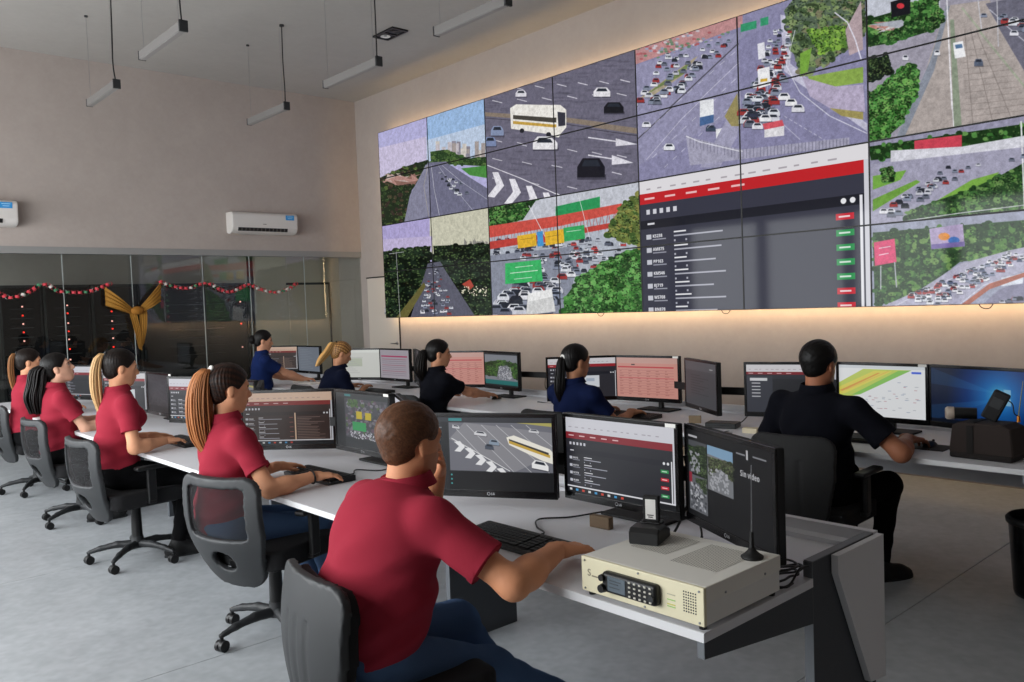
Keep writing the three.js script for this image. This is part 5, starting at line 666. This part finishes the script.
// ---------------------------------------------------------------- keyboards, mice
function keyboard(x, z, turn, label) {
  const t = thing('keyboard', label, 'keyboard', [x, DESK, z], turn, 'black desk keyboards'), w = 0.44, d = 0.15;
  mesh('body', prism([[-d / 2, 0.0], [d / 2, 0.0], [d / 2, 0.024], [d / 2 - 0.01, 0.026], [-d / 2, 0.013]], w - 0.004, 0.002).rotateY(Math.PI / 2).translate(-w / 2 + 0.002, 0.002, 0), mats.black, t);
  const k = []; for (let r = 0; r < 6; r++) { const z0 = 0.055 - r * 0.0205, y0 = 0.019 + (0.07 - z0) * 0.08; const n = r === 0 ? 1 : 15; for (const [a, b, m] of [[-0.208, 0.075, 15], [0.085, 0.135, 3], [0.145, 0.208, 4]]) { const mm = r === 0 && m === 15 ? 7 : m, s = (b - a) / mm; for (let i = 0; i < mm; i++) k.push(box(s - 0.003, 0.008, 0.0165, a + s * (i + 0.5), y0, z0)); } }
  mesh('keys', merge(k), mats.greyPlastic, t).userData.kind = 'stuff'; return t;
}
keyboard(6.60, 3.865, 0.0, 'black keyboard between the person in maroon and the radio unit');
keyboard(4.99, 3.74, 0.03, 'black keyboard under the hands of the auburn ponytail person');
keyboard(3.22, 3.76, 0, 'black keyboard under the hands of the pale blonde ponytail person');
keyboard(1.62, 1.22, 0, 'black keyboard in front of the blonde person in navy');
keyboard(4.92, 1.20, 0, 'black keyboard in front of the white hair clip person');
keyboard(6.62, 1.24, 0, 'black keyboard below the bright route map monitor');
function mouse(x, z, turn, label) { const t = thing('mouse', label, 'computer mouse', [x, DESK, z], turn, 'black mice'); const f = (a, b, c) => Math.max(Math.hypot(a / 0.03, (b) / 0.034, c / 0.055) - 1, 0) * 0.03 + (Math.hypot(a / 0.03, b / 0.034, c / 0.055) < 1 ? -0.002 : 0); mesh('shell', nets((a, b, c) => Math.max((Math.hypot(a / 0.03, b / 0.034, c / 0.055) - 1) * 0.03, 0.001 - b), [-0.04, -0.004, -0.065], [0.04, 0.045, 0.065], 0.004), mats.black, t); mesh('wheel', at(new THREE.CylinderGeometry(0.008, 0.008, 0.006, 12), 0, 0.031, -0.03, 0, 0, Math.PI / 2), mats.greyPlastic, t); return t; }
mouse(6.985, 1.23, -0.2, 'black mouse under the right hand of the dark uniformed person');
mouse(3.20, 0.985, 0, 'black mouse under the hand of the person in black');
{ const t = thing('mouse_pad', 'black mouse pad beside the dark carrying case', 'mouse pad', [6.985, DESK, 1.24]); mesh('pad', rbox(0.2, 0.004, 0.18, 0.0018, 0, 0.002, 0), mats.blackMatte, t); }

// ---------------------------------------------------------------- radio unit on the end of the near desk
{
  const X0 = 7.122, X1 = 7.54, Z1 = 4.075, Z0 = 3.71, w = X1 - X0, d = Z1 - Z0, h = 0.1;
  const t = thing('radio_unit', 'cream and white base radio in a wide metal case at the desk corner', 'radio', [(X0 + X1) / 2, DESK + 0.012, (Z0 + Z1) / 2]);
  const F = d / 2; mesh('case', [rbox(w - 0.006, h * 0.6, d - 0.012, 0.003, 0, h * 0.3, -0.004)], mats.white, t);
  // vented cover: the shade in its holes is painted into the colour as dots
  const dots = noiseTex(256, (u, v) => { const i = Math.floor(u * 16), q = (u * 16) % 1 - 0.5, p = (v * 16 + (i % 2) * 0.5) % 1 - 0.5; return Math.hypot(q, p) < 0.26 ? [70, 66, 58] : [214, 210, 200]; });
  mesh('cover', rbox(w, h * 0.44, d - 0.01, 0.003, 0, h * 0.79, -0.005), mats.radioTop, t);
  const vm = new THREE.MeshPhysicalMaterial({ map: dots, roughness: 0.6 }); for (const [x, z, a, b] of [[-0.095, -0.06, 0.13, 0.17], [0.085, -0.04, 0.15, 0.2]]) { const g = new THREE.PlaneGeometry(a, b).rotateX(-Math.PI / 2).translate(x, h * 1.01 + 0.0008, z), uv = g.attributes.uv; for (let i = 0; i < uv.count; i++) uv.setXY(i, uv.getX(i) * a / 0.13, uv.getY(i) * b / 0.13); mesh('painted_vent_holes', g, vm, t); }
  const fp = mesh('front_panel', rbox(w, h, 0.012, 0.003, 0, h / 2 + 0.001, F - 0.004), mats.cream, t);
  const hd = mesh('control_head', rbox(0.19, 0.058, 0.03, 0.012, -0.02, 0.052, F + 0.01), mats.black, t), G = [];
  mesh('display', box(0.062, 0.04, 0.002, -0.058, 0.053, F + 0.0255), new THREE.MeshPhysicalMaterial({ color: new THREE.Color('#59636b'), roughness: 0.25 }), hd); mesh('display_text', [box(0.04, 0.002, 0.001, -0.062, 0.063, F + 0.027), box(0.03, 0.002, 0.001, -0.066, 0.055, F + 0.027), box(0.035, 0.002, 0.001, -0.064, 0.045, F + 0.027)], M('#2a3238', 0.5), hd);
  for (let r = 0; r < 4; r++) for (let c = 0; c < 5; c++) G.push(rbox(0.0075, 0.005, 0.003, 0.001, -0.012 + c * 0.0175, 0.071 - r * 0.0125, F + 0.0262, 1)); mesh('key_pad', merge(G), M('#c8c4b8', 0.5), hd).userData.kind = 'stuff';
  mesh('volume_knob', at(cyl(0.013, 0.011, 0.016), -0.108, 0.035, F + 0.02, Math.PI / 2), mats.black, hd); mesh('channel_knob', at(cyl(0.01, 0.009, 0.014), -0.108, 0.065, F + 0.02, Math.PI / 2), mats.black, hd); mesh('microphone_socket', at(cyl(0.008, 0.008, 0.004), 0.062, 0.045, F + 0.025, Math.PI / 2), mats.greyPlastic, hd);
  const S = []; for (let r = 0; r < 8; r++) for (let c = 0; c < 6; c++) S.push(at(new THREE.CylinderGeometry(0.0022, 0.0022, 0.001, 6), 0.148 + c * 0.0072, 0.03 + r * 0.0072, F + 0.0024, Math.PI / 2)); mesh('speaker_holes', merge(S), mats.greyPlastic, t).userData.kind = 'stuff';
  const text = (s, size, x, y, m) => mesh('lettering', new TextGeometry(s, { font: FONT, size, depth: 0.0006, curveSegments: 2 }).translate(x, y, F + 0.002), m, t); text('S', 0.02, -0.186, 0.048, M('#8a826c', 0.5)); mesh('lettering', [box(0.022, 0.004, 0.0006, -0.158, 0.05, F + 0.0022), box(0.012, 0.004, 0.0006, -0.138, 0.05, F + 0.0022)], M('#8a826c', 0.5), t); 
  for (const [y, c] of [[0.062, '#b0aa90'], [0.048, '#8fbf5a'], [0.036, '#c4c04a'], [0.03, '#8fbf5a']]) mesh('status_mark', box(0.026, 0.0025, 0.0008, 0.108, y, F + 0.0024), M(c, 0.5), t);
  for (const [x, y] of [[-0.195, 0.01], [-0.195, 0.09], [0.195, 0.01], [0.195, 0.09], [0.0, 0.094], [0.02, 0.008]]) mesh('screw', at(new THREE.CylinderGeometry(0.003, 0.003, 0.002, 8), x, y, F + 0.003, Math.PI / 2), mats.steel, t);
  for (const [z, y] of [[-0.1, 0.068], [0.09, 0.068]]) mesh('screw', at(new THREE.CylinderGeometry(0.0035, 0.0035, 0.002, 8), w / 2 + 0.001, y, z, 0, 0, Math.PI / 2), mats.steel, t);
  for (const x of [-1, 1]) for (const z of [-1, 1]) mesh('foot', cyl(0.01, 0.012, 0.012, x * (w / 2 - 0.02), -0.012, z * (d / 2 - 0.02)), mats.black, t);
  const TOP = DESK + 0.012 + h * 1.01;
  // handheld radio charger standing on the radio
  const c = thing('battery_charger', 'black desktop charger holding a battery with a white label, on the radio', 'charger', [7.175, TOP, 3.83], 0.35);
  const base = prism([[-0.055, 0], [0.055, 0], [0.055, 0.02], [0.01, 0.04], [-0.045, 0.04], [-0.055, 0.03]], 0.085, 0.004).rotateY(Math.PI / 2).translate(-0.042, 0.004, 0); mesh('base', base, mats.black, c); mesh('slot_collar', rbox(0.066, 0.02, 0.04, 0.006, 0, 0.045, -0.025), mats.blackGloss, c);
  const bt = mesh('battery', rbox(0.05, 0.09, 0.022, 0.004, 0, 0.085, -0.026), mats.blackMatte, c); mesh('label', box(0.032, 0.06, 0.001, 0, 0.09, -0.0145), mats.white, bt); mesh('label_print', [box(0.02, 0.003, 0.0006, 0, 0.072, -0.0138), box(0.014, 0.003, 0.0006, 0, 0.066, -0.0138)], mats.greyPlastic, bt);
  // magnetic aerial
  const a = thing('magnetic_antenna', 'short black magnetic mount aerial on the back corner of the radio', 'antenna', [7.497, TOP, 3.785]); mesh('magnet_base', lathe([[0, 0], [0.03, 0], [0.031, 0.006], [0.022, 0.012], [0.012, 0.022], [0.008, 0.03], [0, 0.03]]), mats.black, a); mesh('coil', cyl(0.007, 0.005, 0.045, 0, 0.028, 0), mats.black, a); mesh('whip', bar([0, 0.07, 0], [0.004, 0.26, 0], 0.0018, 0.0012, 6), mats.steel, a);
  // tangle of cables behind the radio
  const cb = thing('cable_coil', 'loose coil of thin black cable beside the radio at the desk end', 'cable', [7.49, DESK, 3.62]); const loop = []; for (let i = 0; i < 34; i++) { const q = i * 0.62; loop.push([-0.0 + Math.cos(q) * (0.035 + 0.012 * Math.sin(i * 1.7)), 0.006 + i * 0.0016, Math.sin(q) * (0.075 + 0.02 * Math.cos(i))]); } loop.push([0.03, 0.03, -0.1], [0.045, 0.045, -0.02], [0.04, 0.01, 0.03], [0.02, 0.006, 0.08]); mesh('cable', tube(loop, 0.0035, 240, 5), mats.black, cb);
}
const cord = (label, pts, r = 0.0035) => { const p = pts[0], t = thing('cable', label, 'cable', p); mesh('wire', tube(pts.map((q) => [q[0] - p[0], q[1] - p[1], q[2] - p[2]]), r, 60, 5), mats.black, t); };
cord('black keyboard cable curling across the desk before the coach monitor', [[6.62, DESK + 0.012, 3.79], [6.60, DESK + 0.006, 3.72], [6.52, DESK + 0.006, 3.68], [6.45, DESK + 0.006, 3.6], [6.52, DESK + 0.006, 3.5], [6.6, DESK + 0.02, 3.40]]);
cord('black keyboard cable running back from the auburn ponytail person\'s keyboard', [[5.02, DESK + 0.012, 3.66], [5.08, DESK + 0.006, 3.6], [5.0, DESK + 0.006, 3.53], [5.12, DESK + 0.006, 3.45], [5.15, DESK + 0.02, 3.36]]);
cord('black monitor cables hanging between the list monitor and the turned monitor', [[6.95, 0.98, 3.34], [6.99, 0.86, 3.36], [6.97, 0.76, 3.40], [7.0, DESK + 0.006, 3.50], [7.06, DESK + 0.006, 3.58], [7.1, DESK + 0.006, 3.5], [7.06, DESK + 0.006, 3.4]], 0.005);
cord('thin black power cable looping below the radio charger', [[7.02, 0.95, 3.33], [7.03, 0.8, 3.38], [7.08, DESK + 0.006, 3.44], [7.0, DESK + 0.006, 3.56], [6.92, DESK + 0.006, 3.48], [6.86, DESK + 0.006, 3.38]], 0.004);
cord('black cable hanging from the bare cross bar', [[3.62, 0.9, 0.78], [3.66, 0.82, 0.82], [3.78, 0.8, 0.86], [3.85, DESK + 0.006, 0.92], [3.7, DESK + 0.006, 0.96]], 0.004);
cord('black cable below the grey page monitor', [[5.78, 0.9, 0.98], [5.8, 0.8, 1.05], [5.74, DESK + 0.006, 1.1], [5.6, DESK + 0.006, 1.15]], 0.004);
{ const t = thing('wooden_block', 'small tan block under the list monitor', 'block', [6.70, DESK, 3.52], 0.1); mesh('block', rbox(0.09, 0.045, 0.03, 0.004, 0, 0.0225, 0), M('#7a6650', 0.8), t); }
{ const t = thing('note_pad', 'small pale note block on the second row desk', 'note pad', [5.98, DESK, 1.34], 0.2); mesh('sheets', rbox(0.09, 0.03, 0.06, 0.002, 0, 0.015, 0), M('#d8ccb0', 0.8), t); }
{ const t = thing('note_pad', 'small tan block under the grey page monitor', 'note pad', [5.47, DESK, 1.2], 0.5); mesh('sheets', rbox(0.08, 0.05, 0.03, 0.002, 0, 0.025, 0), M('#8a775e', 0.8), t); }
{ const t = thing('bunch_of_keys', 'bunch of keys lying beside the small pale note block', 'keys', [5.86, DESK, 1.46], 0.4); mesh('ring', at(new THREE.TorusGeometry(0.014, 0.0015, 6, 16), 0, 0.003, 0, Math.PI / 2), mats.steel, t); for (let i = 0; i < 4; i++) mesh('key', at(rbox(0.045, 0.003, 0.012, 0.001, 0.034, 0, 0), 0, 0.003 + i * 0.002, 0, 0, i * 0.7 - 1, 0), i % 2 ? mats.black : mats.steel, t); }
{ const t = thing('network_box', 'flat black device with cables on the second row desk', 'device', [5.72, DESK, 1.25], 0.3); mesh('casing', rbox(0.2, 0.035, 0.12, 0.005, 0, 0.0175, 0), mats.black, t); mesh('front_lip', rbox(0.19, 0.01, 0.01, 0.003, 0, 0.025, 0.062), mats.greyPlastic, t); }
{ // dark carrying case with a camera and a handset on it
  const t = thing('carrying_case', 'dark brown fabric case standing on the second row desk corner', 'case', [7.305, DESK, 1.36], -0.06); const s = prism([[-0.13, 0.0], [0.13, 0.0], [0.14, 0.03], [0.13, 0.15], [0.10, 0.165], [-0.10, 0.165], [-0.125, 0.15], [-0.14, 0.03]], 0.16, 0.006).translate(0, 0.006, -0.08); mesh('body', s, M('#2b211d', 0.9), t); mesh('base_band', rbox(0.285, 0.03, 0.185, 0.01, 0, 0.016, 0), M('#1a1412', 0.9), t); mesh('strap', [box(0.03, 0.15, 0.004, -0.045, 0.09, 0.089), box(0.03, 0.004, 0.17, -0.045, 0.178, 0)], M('#120e0c', 0.9), t);
  const c = thing('camcorder', 'black device with a silver lens ring lying on the dark case', 'camera', [7.21, DESK + 0.18, 1.34], 0.4); mesh('barrel', at(cyl(0.028, 0.03, 0.1), 0.04, 0.03, 0, 0, 0, Math.PI / 2), mats.black, c); mesh('lens_ring', at(lathe([[0.02, 0], [0.032, 0], [0.033, 0.03], [0.024, 0.04], [0.02, 0.02]]), -0.06, 0.03, 0, 0, 0, Math.PI / 2), M('#b9aa9c', 0.35), c);
  const h = thing('radio_handset', 'black upright radio handset with brass aerial foot on the dark case', 'handset', [7.345, DESK + 0.18, 1.33], 0.2); mesh('housing', at(rbox(0.075, 0.15, 0.04, 0.01), -0.01, 0.075, 0, 0, 0, -0.45), mats.blackMatte, h); mesh('speaker_grille', at(box(0.05, 0.05, 0.002), -0.005, 0.09, 0.021, 0, 0, -0.45), mats.greyPlastic, h); mesh('aerial_foot', cyl(0.009, 0.007, 0.03, 0.085, 0.0, 0.0), M('#b8742c', 0.35, { metalness: 0.8 }), h); mesh('aerial', bar([0.085, 0.03, 0], [0.105, 0.2, 0], 0.003, 0.0015, 6), M('#8f8a60', 0.5), h); mesh('cable', tube([[0.03, 0.11, 0], [0.06, 0.09, 0.01], [0.07, 0.04, 0.01], [0.082, 0.03, 0]], 0.003, 20, 5), mats.black, h);
}
{ const t = thing('waste_bin', 'tall black waste bin beyond the end of the second desk row', 'bin', [7.49, 0, 1.12]); mesh('bucket', lathe([[0, 0.01], [0.135, 0.01], [0.14, 0.0], [0.145, 0.02], [0.165, 0.37], [0.16, 0.37], [0.14, 0.03], [0, 0.03]], 32), mats.blackGloss, t); mesh('rim', lathe([[0.16, 0.36], [0.175, 0.365], [0.178, 0.385], [0.165, 0.4], [0.155, 0.395], [0.156, 0.37], [0.16, 0.36]], 32), mats.black, t); }
{ const t = thing('white_keyboard', 'pale grey keyboard before the person beside the lobby glass', 'keyboard', [-0.06, DESK, 1.10]); mesh('body', rbox(0.42, 0.02, 0.14, 0.006, 0, 0.01, 0), mats.offWhite, t); const k = []; for (let r = 0; r < 5; r++) for (let i = 0; i < 18; i++) k.push(box(0.019, 0.006, 0.019, -0.19 + i * 0.0224, 0.022, -0.045 + r * 0.0224)); mesh('keys', merge(k), mats.white, t).userData.kind = 'stuff'; }

// ---------------------------------------------------------------- the people
const MAROON = '#962a3a', NAVY = '#0f1a3c', BLACKISH = '#0b0c14', JEANS = '#4a6284';
person({ label: 'person in a maroon polo shirt and jeans, short brown hair, hand held to the face', p: [6.56, 4.38], yaw: -0.06, male: true, bulk: 1.2, tl: 0.505, seat: 0.415, lean: 0.25, hunch: 0.32, hd: { pitch: -0.02, yaw: 0.12, shift: [-0.01, 0, 0] }, shirt: MAROON, trousers: JEANS, skin: '#d6946e', stubble: true,
  hair: { short: true, color: '#5a3a26' }, hands: { R: { at: [6.915, 0.77, 3.965], dir: [0.12, -0.12, -1], curl: 0.45, out: 1.5, back: 0.2 }, L: { at: [6.45, 0.985, 4.075], dir: [0.5, 0.5, 0.3], up: [0.45, 0.2, -0.87], curl: 0.55, out: 0.5, back: -0.2, spread: 0.6 } }, feet: { R: [0.06, 0.085, -0.76], L: [-0.1, 0.085, -0.6] }, knees: 0.25, toes: [0.15, 0, -1] });
person({ label: 'person with a long auburn ponytail in a maroon polo shirt, typing with a wrist band', p: [4.90, 4.10], seat: 0.455, lean: 0.06, hd: { pitch: -0.1, yaw: -0.12 }, shirt: MAROON, trousers: JEANS, skin: '#dd9f7a', bracelet: 'R',
  hair: { color: '#150d0a', tip: '#8a4a26', streak: 0.12, tailColor: '#a2683e', tail: [[0, 0.085, 0.085], [0, 0.10, 0.115], [0, 0.03, 0.145], [0, -0.1, 0.155], [0, -0.235, 0.145], [0, -0.31, 0.125]], width: [0.014, 0.028, 0.05, 0.062, 0.055, 0.03], strands: 260, thin: 0.7, clip: true }, hands: { R: { at: [5.19, 0.765, 3.87], dir: [0.1, -0.1, -1], curl: 0.4, out: 0.6 }, L: { at: [4.80, 0.765, 3.86], dir: [-0.05, -0.1, -1], curl: 0.4 } }, feet: { R: [0.12, 0.085, -0.4], L: [-0.1, 0.085, -0.42] } });
person({ label: 'person with a pale blonde ponytail and dark fringe in a maroon polo shirt', p: [3.19, 4.09], seat: 0.50, lean: 0.1, hd: { pitch: -0.12, yaw: -0.1 }, shirt: MAROON, skin: '#da9e7a', fine: 1.15,
  hair: { color: '#120b08', tip: '#4a3020', streak: 0.1, tailColor: '#c09a6a', tail: [[0, 0.075, 0.09], [0, 0.09, 0.125], [0, 0.0, 0.16], [0, -0.16, 0.165], [0, -0.33, 0.14]], width: [0.012, 0.02, 0.03, 0.032, 0.01] }, hands: { R: { at: [3.36, 0.765, 3.92], dir: [-0.1, -0.1, -1], curl: 0.5 }, L: { at: [3.05, 0.765, 3.9], dir: [0.1, -0.1, -1], curl: 0.5 } }, feet: { R: [0.13, 0.085, -0.22], L: [-0.02, 0.085, -0.32] } });
person({ label: 'person with long dark curls in a maroon polo shirt, chin raised', p: [1.74, 4.05], seat: 0.45, lean: -0.02, hd: { pitch: 0.28, yaw: -0.3 }, shirt: MAROON, skin: '#d8a68c', fine: 1.25,
  hair: { color: '#0d0807', tailColor: '#0f0908', tail: [[0, 0.05, 0.07], [0, 0.02, 0.11], [0, -0.09, 0.13], [0, -0.2, 0.15], [0, -0.33, 0.14]], width: [0.05, 0.07, 0.08, 0.085, 0.06], strands: 120 }, hands: { R: { at: [1.88, 0.765, 3.80], curl: 0.5 }, L: { at: [1.6, 0.765, 3.80], curl: 0.5 } }, feet: { R: [0.14, 0.085, -0.1], L: [-0.1, 0.085, -0.25] } });
person({ label: 'person with a thin light brown ponytail in a maroon polo shirt, sitting beside the racks', p: [0.38, 4.01], seat: 0.455, lean: 0.08, hd: { yaw: -0.15, pitch: -0.05 }, shirt: MAROON, skin: '#da9e7a', fine: 1.3,
  hair: { color: '#1a100b', tailColor: '#8a5c34', tail: [[0, 0.075, 0.09], [0, 0.08, 0.125], [0, 0.0, 0.15], [0, -0.16, 0.15], [0, -0.32, 0.12]], width: [0.012, 0.018, 0.022, 0.022, 0.008], strands: 50 }, hands: { R: { at: [0.52, 0.765, 3.76], curl: 0.5 }, L: { at: [0.22, 0.765, 3.76], curl: 0.5 } } });
// second row, dark clothes
person({ label: 'person in a dark uniform shirt, short black hair, right hand on a mouse', p: [6.58, 1.61], yaw: -0.1, male: true, bulk: 1.1, seat: 0.395, lean: 0.12, hd: { yaw: 0.0, pitch: -0.04 }, sw: 0.215, shirt: BLACKISH, skin: '#a36a4e', hair: { short: true, color: '#090706' }, hands: { R: { at: [6.93, 0.77, 1.385], dir: [0.3, -0.16, -1], curl: 0.55, out: 1.2 }, L: { at: [6.3, 0.77, 1.36], curl: 0.5 } }, feet: { R: [0.2, 0.085, -0.2], L: [-0.1, 0.085, -0.4] }, knees: 0, toes: [0.35, 0, -0.9] });
person({ label: 'person in a navy shirt with a white clip in long dark hair', p: [4.82, 1.62], seat: 0.40, lean: 0.1, hd: { yaw: -0.25, pitch: -0.08 }, shirt: NAVY, skin: '#b88262', fine: 1.2, hair: { color: '#090606', tailColor: '#0d0909', clip: true, tail: [[0, 0.03, 0.1], [0, 0.02, 0.125], [0, -0.08, 0.14], [0, -0.2, 0.15], [0, -0.32, 0.13]], width: [0.014, 0.022, 0.034, 0.036, 0.012] }, hands: { R: { at: [5.01, 0.765, 1.30], curl: 0.5, dir: [0.1, -0.1, -1] }, L: { at: [4.72, 0.765, 1.30], curl: 0.5 } } });
person({ label: 'person in a black polo shirt with dark hair tied back, arm stretched over the desk', p: [3.12, 1.55], yaw: -0.15, seat: 0.42, lean: 0.14, hunch: 0.05, hd: { yaw: -0.35, pitch: -0.05 }, shirt: BLACKISH, skin: '#c48c6c', fine: 1.25, hair: { color: '#0b0706', tailColor: '#0f0a08', tail: [[0, 0.03, 0.1], [0, 0.03, 0.13], [0, -0.05, 0.16], [0, -0.15, 0.17], [0, -0.24, 0.15]], width: [0.02, 0.03, 0.045, 0.05, 0.02] }, hands: { R: { at: [3.23, 0.77, 1.13], dir: [-0.1, -0.12, -1], curl: 0.45, out: 0.9 }, L: { at: [2.85, 0.765, 1.25], curl: 0.5 } } });
person({ label: 'person in a navy shirt with a bright blonde ponytail, bent over a keyboard', p: [1.42, 1.62], yaw: -0.15, seat: 0.42, lean: 0.32, hunch: 0.2, hd: { yaw: -0.2, pitch: -0.4 }, shirt: '#0a1024', skin: '#c48c6a', fine: 1.3, hair: { color: '#6f4526', tip: '#c8985a', streak: 0.8, tailColor: '#c99c5e', tail: [[0, 0.08, 0.085], [0, 0.1, 0.115], [0, 0.02, 0.17], [0, -0.06, 0.24], [0, -0.14, 0.30]], width: [0.016, 0.03, 0.045, 0.042, 0.014], strands: 110 }, hands: { R: { at: [1.56, 0.765, 1.33], curl: 0.5 }, L: { at: [1.24, 0.765, 1.30], curl: 0.5 } } });
person({ label: 'person in a navy polo shirt with dark hair in a bun, beside the lobby glass', p: [-0.1, 1.55], yaw: -0.2, seat: 0.50, lean: 0.07, hd: { yaw: -0.2, pitch: -0.15 }, shirt: '#142450', skin: '#c48e70', fine: 1.35, hair: { color: '#0d0807', bun: [0, 0.0, 0.125], bunSize: 0.045 }, hands: { R: { at: [0.08, 0.765, 1.17], curl: 0.5, dir: [0, -0.1, -1], out: 0.3 }, L: { at: [-0.2, 0.765, 1.17], curl: 0.5 } } });

renderer.render(scene, camera);
